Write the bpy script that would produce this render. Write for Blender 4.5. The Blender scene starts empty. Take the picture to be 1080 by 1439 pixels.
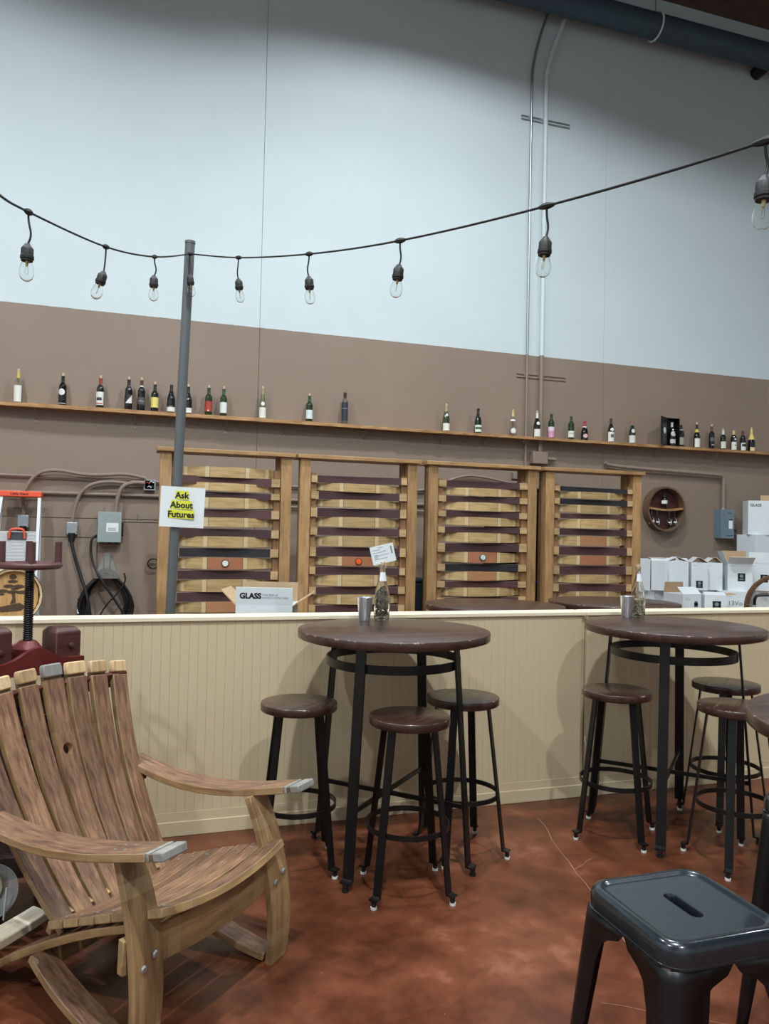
import bpy, math, random
from mathutils import Vector, Matrix
random.seed(7)
PI = math.pi
SC = bpy.context.scene
COL = SC.collection

# ------------------------------------------------------------------ camera
def setup_camera():
    yaw, pitch, roll, fpx = 0.3141, 0.0253, 0.0220, 1081.0
    f = Vector((math.sin(yaw)*math.cos(pitch), math.cos(yaw)*math.cos(pitch), math.sin(pitch)))
    r = Vector((math.cos(yaw), -math.sin(yaw), 0)); u = r.cross(f)
    c, s = math.cos(roll), math.sin(roll)
    r2 = c*r + s*u; u2 = -s*r + c*u
    cam = bpy.data.cameras.new('camera'); o = bpy.data.objects.new('camera', cam); COL.objects.link(o)
    m = Matrix((r2, u2, -f)).transposed().to_4x4(); m.translation = (0, 0, 1.53)
    o.matrix_world = m
    cam.sensor_fit = 'VERTICAL'; cam.sensor_height = 24.0; cam.lens = 24.0*fpx/1439.0
    cam.clip_start = 0.05
    SC.camera = o
setup_camera()

# ------------------------------------------------------------------ world and exposure
wd = bpy.data.worlds.new('world'); SC.world = wd; wd.use_nodes = True
wd.node_tree.nodes['Background'].inputs[0].default_value = (0.55, 0.62, 0.68, 1)
wd.node_tree.nodes['Background'].inputs[1].default_value = 0.05
SC.view_settings.view_transform = 'Standard'; SC.view_settings.look = 'None'
SC.view_settings.gamma = 1.0; SC.view_settings.use_curve_mapping = False
SC.view_settings.exposure = -0.03
# high bay lamps hanging from the roof: (x, y, z, watts); the fixtures are built further down
LAMPS = [(2.9, 4.8, 7.85, 300), (-2.6, 4.4, 7.85, 268), (0.4, 0.4, 7.85, 450), (-4.4, -0.5, 7.85, 330), (7.4, 3.2, 7.85, 180), (1.0, -4.0, 7.85, 360)]
for x, y, z, p in LAMPS:
    l = bpy.data.lights.new('high_bay_glow', 'AREA'); l.shape = 'DISK'; l.size = 0.22; l.energy = p
    l.color = (0.90, 0.965, 1.0)
    o = bpy.data.objects.new('high_bay_glow', l); o.location = (x, y, z+0.125); COL.objects.link(o)

# ------------------------------------------------------------------ mesh builder
class MB:
    """collects geometry; g holds grain coordinates (along, across, thickness) for wood"""
    def __init__(s): s.v = []; s.f = []; s.g = []
    def add(s, vs, fs, gs=None):
        n = len(s.v); s.v += [tuple(a) for a in vs]; s.f += [tuple(i+n for i in q) for q in fs]
        s.g += [tuple(a) for a in (gs if gs else vs)]
        return s
    def box(s, x0, x1, y0, y1, z0, z1, ax=0):
        vs = [(x, y, z) for x in (x0, x1) for y in (y0, y1) for z in (z0, z1)]
        fs = [(0,1,3,2), (4,6,7,5), (0,4,5,1), (2,3,7,6), (0,2,6,4), (1,5,7,3)]
        c = ((x0+x1)/2, (y0+y1)/2, (z0+z1)/2)
        gs = []
        for p in vs:
            d = [p[i]-c[i] for i in range(3)]
            gs.append((d[ax], d[(ax+1) % 3], d[(ax+2) % 3]))
        return s.add(vs, fs, gs)
    def cyl(s, p0, p1, r0, r1=None, n=16, cap=True):
        return s.tube([p0, p1], [r0, r0 if r1 is None else r1], n, cap)
    def tube(s, pts, r, n=8, cap=True, closed=False):
        pts = [Vector(p) for p in pts]; m = len(pts)
        rs = r if isinstance(r, (list, tuple)) else [r]*m
        up = None; vs = []; fs = []; gs = []; L = 0
        for i, p in enumerate(pts):
            if closed: t = pts[(i+1) % m]-pts[i-1]
            else: t = pts[min(i+1, m-1)]-pts[max(i-1, 0)]
            t.normalize()
            if up is None:
                up = Vector((0, 0, 1)) if abs(t.z) < .9 else Vector((1, 0, 0))
            a = up-t*up.dot(t)
            if a.length < 1e-5: a = t.orthogonal()
            a.normalize(); up = a; b = t.cross(a)
            if i: L += (p-pts[i-1]).length
            for k in range(n):
                an = 2*PI*k/n
                vs.append(p+(a*math.cos(an)+b*math.sin(an))*rs[i]); gs.append((L, rs[i]*math.cos(an), rs[i]*math.sin(an)))
        for i in range(m if closed else m-1):
            j = (i+1) % m
            for k in range(n):
                k2 = (k+1) % n
                fs.append((i*n+k, i*n+k2, j*n+k2, j*n+k))
        if cap and not closed:
            fs.append(tuple(range(n-1, -1, -1))); fs.append(tuple((m-1)*n+k for k in range(n)))
        return s.add(vs, fs, gs)
    def lathe(s, prof, n=24, c=(0, 0, 0), a0=0, a1=2*PI, axis='Z'):
        full = abs(a1-a0-2*PI) < 1e-6; m = n if full else n+1
        vs = []; fs = []
        for r, z in prof:
            for k in range(m):
                a = a0+(a1-a0)*k/n
                p = (r*math.cos(a), r*math.sin(a), z)
                if axis == 'Y': p = (p[0], p[2], p[1])
                vs.append((p[0]+c[0], p[1]+c[1], p[2]+c[2]))
        for i in range(len(prof)-1):
            for k in range(n):
                k2 = (k+1) % m
                q = (i*m+k, i*m+k2, (i+1)*m+k2, (i+1)*m+k)
                if prof[i][0] < 1e-7: q = (q[0], q[2], q[3])
                elif prof[i+1][0] < 1e-7: q = (q[0], q[1], q[2])
                fs.append(q if axis == 'Z' else q[::-1])
        return s.add(vs, fs)
    def sweep(s, pts, wdir, ws, th):
        """rectangular section along pts: width ws along wdir, thickness th; stave shape"""
        pts = [Vector(p) for p in pts]; m = len(pts); W = Vector(wdir).normalized()
        ws = ws if isinstance(ws, (list, tuple)) else [ws]*m
        Ls = [0]
        for i in range(1, m): Ls.append(Ls[-1]+(pts[i]-pts[i-1]).length)
        vs = []; gs = []; fs = []
        for i, p in enumerate(pts):
            t = (pts[min(i+1, m-1)]-pts[max(i-1, 0)]).normalized()
            w = (W-t*W.dot(t)).normalized(); nn = t.cross(w)
            for a, b in ((-1, -1), (1, -1), (1, 1), (-1, 1)):
                vs.append(p+w*a*ws[i]/2+nn*b*th/2); gs.append((Ls[i]-Ls[-1]/2, a*ws[i]/2, b*th/2))
        for i in range(m-1):
            for k in range(4):
                k2 = (k+1) % 4
                fs.append((i*4+k, i*4+k2, (i+1)*4+k2, (i+1)*4+k))
        fs.append((3, 2, 1, 0)); b = (m-1)*4; fs.append((b, b+1, b+2, b+3))
        return s.add(vs, fs, gs)
    def prism(s, poly, z0, z1, ax=0):
        n = len(poly); vs = [(x, y, z0) for x, y in poly]+[(x, y, z1) for x, y in poly]
        fs = [tuple(range(n-1, -1, -1)), tuple(range(n, 2*n))]+[(i, (i+1) % n, (i+1) % n+n, i+n) for i in range(n)]
        gs = vs if ax == 0 else [(y, x, z) for x, y, z in vs]
        return s.add(vs, fs, gs)
    def rings(s, rings, close=True, cap0=False, cap1=False):
        n = len(rings[0]); vs = [p for r in rings for p in r]; fs = []
        for i in range(len(rings)-1):
            for k in range(n):
                k2 = (k+1) % n
                fs.append((i*n+k, i*n+k2, (i+1)*n+k2, (i+1)*n+k))
        if cap0: fs.append(tuple(range(n-1, -1, -1)))
        if cap1: fs.append(tuple((len(rings)-1)*n+k for k in range(n)))
        return s.add(vs, fs)
    def xf(s, M):
        s.v = [tuple(M @ Vector(p)) for p in s.v]; return s
    def mesh(s, name, sharp=32):
        me = bpy.data.meshes.new(name); me.from_pydata(s.v, [], s.f); me.update()
        at = me.attributes.new('grain', 'FLOAT_VECTOR', 'POINT')
        at.data.foreach_set('vector', [c for p in s.g for c in p])
        me.polygons.foreach_set('use_smooth', [True]*len(me.polygons))
        me.set_sharp_from_angle(angle=math.radians(sharp))
        return me
    def ob(s, name, mat, parent=None, loc=None, rot=None, bevel=0, sharp=32):
        return link(name, s.mesh(name, sharp), mat, parent, loc, rot, bevel)

def link(name, me, mat, parent=None, loc=None, rot=None, bevel=0):
    if mat and not me.materials: me.materials.append(mat)
    o = bpy.data.objects.new(name, me); COL.objects.link(o)
    if parent: o.parent = parent
    if loc: o.location = loc
    if rot: o.rotation_euler = rot
    if bevel:
        b = o.modifiers.new('bevel', 'BEVEL'); b.width = bevel; b.segments = 2; b.limit_method = 'ANGLE'; b.angle_limit = math.radians(40)
        b.harden_normals = False
    return o
def tag(o, label, cat, group=None, kind=None):
    o['label'] = label; o['category'] = cat
    if group: o['group'] = group
    if kind: o['kind'] = kind
    return o
def thing(name, label, cat, loc=(0, 0, 0), rz=0, group=None, kind=None, rot=None):
    o = bpy.data.objects.new(name, None); COL.objects.link(o); o.empty_display_size = .1
    o.location = loc; o.rotation_euler = rot if rot else (0, 0, rz)
    return tag(o, label, cat, group, kind)
def kids(o): return [c for c in bpy.data.objects if c.parent == o]
def copy_thing(root, loc, rz, label, group=None):
    r = root.copy(); COL.objects.link(r); r.location = loc; r.rotation_euler = (0, 0, rz); r['label'] = label
    if group: r['group'] = group
    for ch in root.children:
        c = ch.copy(); COL.objects.link(c); c.parent = r
        for g in ch.children:
            d = g.copy(); COL.objects.link(d); d.parent = c
    return r

# ------------------------------------------------------------------ materials
def srgb(r, g, b):
    def f(c):
        c /= 255.0
        return c/12.92 if c <= .04045 else ((c+.055)/1.055)**2.4
    return (f(r), f(g), f(b), 1)
class NT:
    def __init__(s, name):
        s.m = bpy.data.materials.new(name); s.m.use_nodes = True; s.t = s.m.node_tree; s.N = s.t.nodes
        s.b = s.N['Principled BSDF']
    def n(s, typ, **kw):
        o = s.N.new(typ)
        for k, v in kw.items():
            if k in ('op',): o.operation = v
            elif hasattr(o, k): setattr(o, k, v)
        return o
    def l(s, a, b): s.t.links.new(a, b)
    def val(s, i, v):
        if isinstance(v, bpy.types.NodeSocket): s.l(v, i)
        else: i.default_value = v
    def math(s, op, a, b=0.0, clamp=False):
        o = s.n('ShaderNodeMath'); o.operation = op; o.use_clamp = clamp
        s.val(o.inputs[0], a); s.val(o.inputs[1], b); return o.outputs[0]
    def vmath(s, op, a, b):
        o = s.n('ShaderNodeVectorMath'); o.operation = op; s.val(o.inputs[0], a); s.val(o.inputs[1], b); return o.outputs[0]
    def mix(s, f, a, b, blend='MIX'):
        o = s.n('ShaderNodeMix'); o.data_type = 'RGBA'; o.blend_type = blend
        s.val(o.inputs[0], f); s.val(o.inputs[6], a); s.val(o.inputs[7], b); return o.outputs[2]
    def noise(s, vec, scale, detail=4, rough=.55):
        o = s.n('ShaderNodeTexNoise'); o.inputs['Scale'].default_value = scale
        o.inputs['Detail'].default_value = detail; o.inputs['Roughness'].default_value = rough
        s.l(vec, o.inputs['Vector']); return o.outputs['Fac']
    def ramp(s, f, stops):
        o = s.n('ShaderNodeValToRGB'); s.l(f, o.inputs[0]); e = o.color_ramp.elements
        while len(e) < len(stops): e.new(.5)
        for i, (p, c) in enumerate(stops): e[i].position = p; e[i].color = c
        return o.outputs[0]
    def coord(s, k='Object'): return s.n('ShaderNodeTexCoord').outputs[k]
    def grain(s):
        a = s.n('ShaderNodeAttribute'); a.attribute_name = 'grain'; return a.outputs['Vector']
    def rnd(s): return s.n('ShaderNodeObjectInfo').outputs['Random']
    def sep(s, v):
        o = s.n('ShaderNodeSeparateXYZ'); s.l(v, o.inputs[0]); return o.outputs
    def bump(s, h, strength=.2, dist=.002):
        o = s.n('ShaderNodeBump'); o.inputs['Strength'].default_value = strength; o.inputs['Distance'].default_value = dist
        s.l(h, o.inputs['Height']); s.l(o.outputs[0], s.b.inputs['Normal'])
    def col(s, c): s.val(s.b.inputs['Base Color'], c)
    def set(s, **kw):
        for k, v in kw.items(): s.b.inputs[k.replace('_', ' ').title().replace('Ior', 'IOR')].default_value = v
        return s

def plain(name, c, rough=.5, metal=0, var=.08, scale=14, bump=0, coat=0):
    t = NT(name); f = t.noise(t.coord(), scale, 3)
    dark = tuple(x*(1-var*2) for x in c[:3])+(1,); lite = tuple(min(1, x*(1+var)) for x in c[:3])+(1,)
    t.col(t.mix(f, dark, lite)); t.b.inputs['Roughness'].default_value = rough; t.b.inputs['Metallic'].default_value = metal
    t.val(t.b.inputs['Roughness'], t.math('ADD', t.math('MULTIPLY', f, .12), rough-.06))
    if coat: t.b.inputs['Coat Weight'].default_value = coat; t.b.inputs['Coat Roughness'].default_value = .08
    if bump: t.bump(f, bump, .002)
    return t.m

def wood(name, c0, c1, c2=None, rough=.5, along=1.2, across=30, vary=.5, extra=None, bump=.15, coat=0):
    """wood with grain running along grain.x; extra(t, colour, grain sockets) may add marks"""
    t = NT(name); g = t.grain(); r = t.rnd()
    off = t.n('ShaderNodeCombineXYZ')
    t.l(t.math('MULTIPLY', r, 37.0), off.inputs[0]); t.l(t.math('MULTIPLY', r, 11.0), off.inputs[1])
    v = t.vmath('ADD', g, off.outputs[0])
    v1 = t.vmath('MULTIPLY', v, (along*2, across, across))
    n1 = t.noise(v1, 2.0, 5, .6)
    v2 = t.vmath('MULTIPLY', v, (along*2.5, across*.25, across*.25)); n2 = t.noise(v2, 1.6, 3, .5)
    f = t.math('ADD', t.math('MULTIPLY', n1, .65), t.math('MULTIPLY', n2, .35))
    cc = t.ramp(f, [(.30, c0), (.52, c1), (.72, c2 or c1)])
    if vary:
        hv = t.n('ShaderNodeHueSaturation'); t.l(cc, hv.inputs['Color'])
        t.l(t.math('ADD', t.math('MULTIPLY', r, vary), 1-vary/2), hv.inputs['Value']); cc = hv.outputs[0]
    if extra: cc = extra(t, cc, g, n1, n2)
    t.col(cc); t.val(t.b.inputs['Roughness'], t.math('ADD', t.math('MULTIPLY', n1, .2), rough-.1))
    if coat: t.b.inputs['Coat Weight'].default_value = coat; t.b.inputs['Coat Roughness'].default_value = .15
    t.bump(n1, bump, .002)
    return t.m

def glass(name, c, rough=.02, ior=1.45, trans=1.0):
    t = NT(name); t.col(c); t.b.inputs['Roughness'].default_value = rough; t.b.inputs['IOR'].default_value = ior
    t.b.inputs['Transmission Weight'].default_value = trans
    f = t.noise(t.coord(), 60, 2); t.val(t.b.inputs['Roughness'], t.math('MULTIPLY', f, rough*2))
    return t.m

def band(t, ax, p, w):
    return t.math('LESS_THAN', t.math('ABSOLUTE', t.math('SUBTRACT', ax, p)), w)
# --- room surfaces
def m_wall():
    t = NT('painted_tilt_up_wall'); co = t.n('ShaderNodeNewGeometry').outputs['Position']; x, y, z = t.sep(co)
    n = t.noise(co, 1.3, 5); n2 = t.noise(co, 26, 3)
    edge = t.math('ADD', z, t.math('MULTIPLY', t.math('SUBTRACT', n2, .5), .012))
    k = t.math('GREATER_THAN', edge, 3.705)
    white = t.mix(n, srgb(193, 206, 210), srgb(203, 216, 219)); brown = t.mix(n, srgb(130, 113, 99), srgb(143, 125, 110))
    t.col(t.mix(k, brown, white)); t.b.inputs['Roughness'].default_value = .62
    t.bump(t.noise(co, 40, 4), .12, .003); return t.m
def m_floor():
    t = NT('acid_stained_concrete'); co = t.coord()
    n = t.noise(co, .9, 7, .62); n2 = t.noise(co, 5, 6, .65); n3 = t.noise(co, 60, 3)
    f = t.math('ADD', t.math('MULTIPLY', n, .55), t.math('MULTIPLY', n2, .45))
    c = t.ramp(f, [(.36, srgb(54, 26, 14)), (.46, srgb(82, 42, 25)), (.56, srgb(108, 60, 39)), (.66, srgb(140, 92, 68))])
    v = t.n('ShaderNodeTexVoronoi'); v.inputs['Scale'].default_value = 9; t.l(t.vmath('ADD', co, t.n('ShaderNodeTexNoise').outputs['Color']), v.inputs['Vector'])
    sp = t.math('LESS_THAN', v.outputs['Distance'], .018)
    t.col(t.mix(t.math('MULTIPLY', sp, .6), c, srgb(190, 160, 140)))
    t.val(t.b.inputs['Roughness'], t.math('ADD', t.math('MULTIPLY', n2, .25), .22))
    t.b.inputs['Specular IOR Level'].default_value = .35
    t.bump(n3, .04, .002); return t.m
MAT = {}
MAT['wall'] = m_wall(); MAT['floor'] = m_floor()
MAT['white_wall'] = plain('white_painted_wall', srgb(205, 212, 212), .65, var=.04)
MAT['roof'] = wood('roof_deck', srgb(70, 52, 42), srgb(98, 74, 60), srgb(110, 84, 68), .8, vary=.3)
MAT['ledger'] = plain('pale_ledger', srgb(168, 176, 172), .7, var=.06)
MAT['cream'] = plain('cream_beadboard', srgb(210, 193, 158), .45, var=.03, scale=5)
MAT['cream_cap'] = plain('cream_cap', srgb(240, 226, 196), .4, var=.02, scale=5)
MAT['crack'] = plain('pale_crack', srgb(158, 116, 94), .6)
MAT['brown_metal'] = plain('brown_painted_metal', srgb(140, 122, 109), .5, var=.06)
MAT['white_metal'] = plain('white_painted_metal', srgb(208, 218, 220), .45, var=.03)
MAT['zinc'] = plain('galvanised_metal', srgb(178, 184, 188), .38, .85, var=.1, scale=30)
MAT['duct'] = plain('blue_grey_pipe', srgb(62, 84, 96), .55, .1, var=.12, scale=6)
MAT['black'] = plain('black_metal', srgb(20, 21, 22), .38, .2, var=.12)
MAT['black_leg'] = plain('black_powder_coat', srgb(16, 17, 17), .36, .1, var=.15, scale=40)
MAT['gunmetal'] = plain('gloss_black_enamel', srgb(26, 34, 40), .26, .15, var=.08, coat=.6)
MAT['rubber'] = plain('black_rubber', srgb(15, 15, 16), .55, var=.1)
MAT['glide'] = plain('white_nylon_glide', srgb(214, 212, 205), .5, var=.03)
MAT['steel'] = plain('brushed_steel', srgb(224, 228, 232), .25, .8, var=.05, scale=50)
MAT['alu'] = plain('aluminium', srgb(226, 230, 234), .35, .3, var=.04, scale=40)
MAT['orange'] = plain('orange_plastic', srgb(238, 92, 58), .42, var=.04)
MAT['grey_plastic'] = plain('dark_grey_plastic', srgb(70, 74, 78), .5, var=.06)
MAT['grey_box'] = plain('grey_enamel_box', srgb(150, 162, 160), .45, .1, var=.05)
MAT['blue_box'] = plain('blue_grey_enamel_box', srgb(112, 130, 140), .45, .1, var=.05)
MAT['hanger'] = plain('cast_grey_hanger', srgb(150, 150, 144), .5, .4, var=.1)
MAT['paper'] = plain('white_paper', srgb(226, 232, 234), .7, var=.015)
MAT['ink'] = plain('black_ink', srgb(22, 22, 24), .7, var=.02)
MAT['grey_ink'] = plain('grey_ink', srgb(130, 140, 146), .7, var=.02)
MAT['yellow'] = plain('yellow_highlight', srgb(222, 224, 62), .7, var=.02)
MAT['carton'] = plain('white_carton', srgb(222, 230, 234), .65, var=.02, scale=8)
MAT['kraft'] = plain('kraft_board', srgb(192, 164, 130), .75, var=.05)
MAT['pole'] = plain('grey_painted_pole', srgb(98, 102, 104), .5, .2, var=.08)
MAT['cork'] = plain('cork', srgb(206, 178, 146), .8, var=.15, scale=120)
MAT['press_red'] = plain('worn_red_iron', srgb(104, 34, 30), .5, .1, var=.25, scale=18, bump=.2)
MAT['press_wheel'] = plain('maroon_iron', srgb(92, 58, 56), .5, .15, var=.18, scale=25, bump=.2)
MAT['press_post'] = wood('stained_press_post', srgb(46, 24, 22), srgb(74, 38, 34), srgb(92, 56, 48), .5, vary=.2)
MAT['screw'] = plain('black_screw_steel', srgb(38, 38, 38), .4, .6, var=.15)
MAT['bowl_clear'] = glass('clear_plastic', (.80, .85, .86, 1), .12, 1.3, .75)
MAT['cream_wax'] = plain('cream_wax', srgb(226, 218, 180), .6, var=.05)
MAT['pale_wood'] = wood('pale_bare_oak', srgb(186, 170, 140), srgb(214, 204, 184), srgb(226, 220, 206), .6, vary=.15)
MAT['post_wood'] = wood('fir_post', srgb(128, 96, 60), srgb(168, 132, 88), srgb(186, 152, 108), .5, vary=.25, across=18)
MAT['cleat_wood'] = wood('cleat_wood', srgb(112, 80, 52), srgb(142, 104, 70), srgb(158, 122, 86), .6, vary=.3)
def wear_extra(t, c, g, n1, n2):
    x, y, z = t.sep(g); r = t.math('SQRT', t.math('ADD', t.math('MULTIPLY', x, x), t.math('MULTIPLY', y, y)))
    rim = t.math('MAXIMUM', band(t, r, .4535, .0030), band(t, r, .1735, .0030)); hi = t.math('MAXIMUM', t.math('GREATER_THAN', z, 1.061), band(t, z, .738, .004))
    sp = t.math('GREATER_THAN', t.noise(t.vmath('ADD', g, t.n('ShaderNodeObjectInfo').outputs['Location']), 34, 4, .7), .60)
    return t.mix(t.math('MULTIPLY', t.math('MULTIPLY', rim, hi), t.math('MULTIPLY', sp, .8)), c, srgb(176, 142, 116))
MAT['table_wood'] = wood('walnut_stained_top', srgb(40, 25, 20), srgb(64, 42, 34), srgb(80, 56, 46), .33, vary=.18, across=26, along=1.0, bump=.06, coat=.25, extra=wear_extra)
MAT['bottle_clear'] = glass('clear_bottle_glass', (.95, .97, .94, 1), .02)
MAT['bulb_glass'] = glass('clear_bulb_glass', (.98, .99, .98, 1), .01, 1.3)
MAT['filament'] = plain('filament_wire', srgb(196, 170, 130), .4, .8)
MAT['tub'] = plain('dark_stained_tub', srgb(40, 24, 20), .6, var=.2)

# barrel oak: chair wood (inner face red brown, outer face tan)
def chair_extra(t, c, g, n1, n2):
    x, y, z = t.sep(g)
    inner = t.math('GREATER_THAN', z, .0125)                # inner face of the stave carries the wine stain
    m = t.noise(t.vmath('MULTIPLY', g, (5.0, 9.0, 1.0)), 1.3, 5, .6)
    st = t.math('MULTIPLY', inner, t.math('MULTIPLY', m, 1.9), True)
    k = t.ramp(t.noise(t.vmath('MULTIPLY', g, (4.0, 34.0, 1.0)), 2.0, 6, .68), [(.34, srgb(66, 45, 34)), (.5, srgb(114, 81, 60)), (.66, srgb(144, 108, 78))])
    hoop = t.math('MAXIMUM', band(t, t.math('ABSOLUTE', x), .20, .022), t.math('GREATER_THAN', t.math('ABSOLUTE', x), .275))
    c = t.mix(t.math('MULTIPLY', hoop, .35), c, srgb(178, 152, 110))
    o = t.mix(st, c, k); r = t.math('FRACT', t.math('MULTIPLY', t.rnd(), 13.7)); lon = t.noise(t.vmath('MULTIPLY', t.vmath('ADD', g, (3.0, 0.0, 0.0)), (2.2, 1.0, 1.0)), 2.0, 2, .5)
    hv = t.n('ShaderNodeHueSaturation'); t.l(o, hv.inputs['Color'])
    t.l(t.math('ADD', t.math('MULTIPLY', t.math('MULTIPLY', t.math('SUBTRACT', r, .35), inner), .62), t.math('ADD', t.math('MULTIPLY', lon, .5), .68)), hv.inputs['Value'])
    hv.inputs['Saturation'].default_value = .97
    return hv.outputs[0]
MAT['chair_oak'] = wood('weathered_barrel_oak', srgb(100, 74, 46), srgb(152, 119, 78), srgb(184, 152, 104), .5, vary=.45, across=22, extra=chair_extra)
MAT['croze'] = wood('cut_stave_end', srgb(150, 118, 78), srgb(196, 166, 124), srgb(208, 184, 146), .55, vary=.35)
MAT['croze_grey'] = wood('grey_stave_end', srgb(104, 104, 102), srgb(140, 138, 132), srgb(160, 154, 144), .5, vary=.2)
MAT['cross_rail'] = wood('wine_stained_rail', srgb(52, 22, 20), srgb(82, 38, 33), srgb(98, 50, 42), .5, vary=.1)

# rack staves
def dark_extra(t, c, g, n1, n2):
    x, y, z = t.sep(g)
    ax = t.math('ABSOLUTE', x)
    face = t.math('GREATER_THAN', z, .0115)
    mid = t.math('LESS_THAN', ax, t.math('ADD', t.math('MULTIPLY', t.rnd(), .018), .398))
    r2 = t.math('FRACT', t.math('MULTIPLY', t.rnd(), 7.31))
    wine = t.mix(r2, srgb(66, 42, 44), srgb(98, 62, 60)); wine = t.mix(t.math('MULTIPLY', n2, .5), wine, srgb(50, 36, 40))
    wine = t.mix(t.math('GREATER_THAN', r2, .86), wine, srgb(36, 34, 40))
    return t.mix(t.math('MULTIPLY', face, mid), c, wine)
def light_extra(red):
    def ex(t, c, g, n1, n2):
        x, y, z = t.sep(g); ax = t.math('ABSOLUTE', x)
        if red: c = t.mix(t.math('MULTIPLY', t.math('LESS_THAN', ax, .155), .8), c, srgb(166, 112, 76) if red == 1 else srgb(158, 92, 64))
        hoops = t.math('MAXIMUM', band(t, ax, .175, .018), band(t, ax, .36, .014))
        c = t.mix(t.math('MULTIPLY', hoops, .75), c, srgb(206, 188, 148))
        rim = t.math('MAXIMUM', band(t, ax, .155, .004), band(t, ax, .395, .006))
        return t.mix(t.math('MULTIPLY', rim, t.math('MULTIPLY', n2, .9)), c, srgb(92, 78, 62))
    return ex
tan = (srgb(146, 118, 74), srgb(182, 154, 104), srgb(198, 174, 126))
MAT['stave_dark'] = wood('wine_dark_stave', srgb(150, 118, 78), srgb(186, 156, 112), srgb(200, 174, 132), .6, vary=.25, extra=dark_extra)
MAT['stave_light'] = wood('hooped_oak_stave', *tan, .6, vary=.3, extra=light_extra(0))
MAT['stave_bung'] = wood('red_banded_bung_stave', *tan, .6, vary=.2, extra=light_extra(2))
MAT['stave_red'] = wood('red_banded_stave', *tan, .6, vary=.2, extra=light_extra(1))
MAT['shelf'] = wood('live_edge_shelf', srgb(112, 76, 44), srgb(172, 130, 84), srgb(196, 158, 112), .6, vary=.1)
MAT['barrel_head'] = wood('barrel_head_oak', srgb(178, 134, 80), srgb(204, 162, 104), srgb(214, 178, 124), .5, vary=.1)
MAT['barrel_stave'] = wood('barrel_oak', srgb(196, 164, 118), srgb(218, 190, 148), srgb(226, 204, 166), .5, vary=.15)
MAT['hoop_steel'] = plain('hoop_steel', srgb(158, 166, 172), .35, .7, var=.08)
MAT['wine_head'] = wood('wine_stained_head', srgb(44, 18, 18), srgb(72, 32, 30), srgb(86, 42, 38), .6, vary=.1)
MAT['old_hoop'] = wood('old_brown_oak', srgb(70, 52, 38), srgb(104, 82, 62), srgb(122, 98, 76), .6, vary=.1)
MAT['bent_wood'] = wood('dark_bent_oak', srgb(50, 32, 20), srgb(88, 58, 34), srgb(112, 78, 48), .45, vary=.1)

_cm = {}
def cmat(c, rough=.55, tagname='print'):
    """flat procedural colour shared by key"""
    k = (tuple(c), rough)
    if k not in _cm: _cm[k] = plain('%s_%d_%d_%d' % ((tagname,)+tuple(c)), srgb(*c), rough, var=.04, scale=60)
    return _cm[k]
def dark_glass(c):
    k = ('dg',)+tuple(c)
    if k not in _cm:
        _cm[k] = plain('bottle_glass_%d_%d_%d' % tuple(c), srgb(*c), .1, var=.05, scale=20, coat=.6)
    return _cm[k]

def text(name, body, size, mat, parent, loc, rot, bold=0.0, align='CENTER', ext=.0004, sx=1.0):
    cu = bpy.data.curves.new('t', 'FONT'); cu.body = body; cu.size = size; cu.offset = bold; cu.extrude = ext
    cu.align_x = align; cu.align_y = 'CENTER'; cu.resolution_u = 3
    o = bpy.data.objects.new('t', cu); COL.objects.link(o)
    bpy.context.view_layer.update()
    me = bpy.data.meshes.new_from_object(o.evaluated_get(bpy.context.evaluated_depsgraph_get()))
    bpy.data.objects.remove(o)
    me.name = name; me.materials.clear()
    r = link(name, me, mat, parent, loc, rot); r.scale = (sx, 1, 1)
    return r
RX = (PI/2, 0, 0)      # lettering that faces -Y

# ================================================================== THE ROOM
def structure(name, mb, mat, label, cat, bevel=0):
    return tag(mb.ob(name, mat, bevel=bevel), label, cat, kind='structure')
RX0, RX1, RY0, RY1, RZ = -7.0, 12.5, -6.5, 8.3, 8.53
floor = structure('floor', MB().box(RX0, RX1, RY0, RY1+.3, -.2, 0), MAT['floor'], 'mottled red brown stained concrete floor', 'floor')
def ribbon(pts, w):
    mb = MB()
    for i in range(len(pts)-1):
        a, b = Vector(pts[i]), Vector(pts[i+1]); d = (b-a).normalized(); p = Vector((-d.y, d.x))*w/2*(.6+.8*random.random())
        z = .0012
        mb.add([(a.x-p.x, a.y-p.y, z), (a.x+p.x, a.y+p.y, z), (b.x+p.x, b.y+p.y, z), (b.x-p.x, b.y-p.y, z)], [(3, 2, 1, 0)])
    return mb
def crack(p0, p1, n, jit, w):
    pts = []
    for i in range(n+1):
        t = i/n
        pts.append((p0[0]+(p1[0]-p0[0])*t+random.uniform(-jit, jit), p0[1]+(p1[1]-p0[1])*t+random.uniform(-jit, jit)))
    return ribbon(pts, w).ob('floor_crack', MAT['crack'], floor)
crack((2.12, 3.72), (1.80, 2.45), 14, .012, .0035)
crack((1.80, 2.45), (1.55, 1.2), 10, .012, .0025)
crack((1.95, 3.1), (2.12, 3.2), 4, .006, .003)
crack((1.5, 2.2), (2.0, 1.9), 8, .008, .002)

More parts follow.
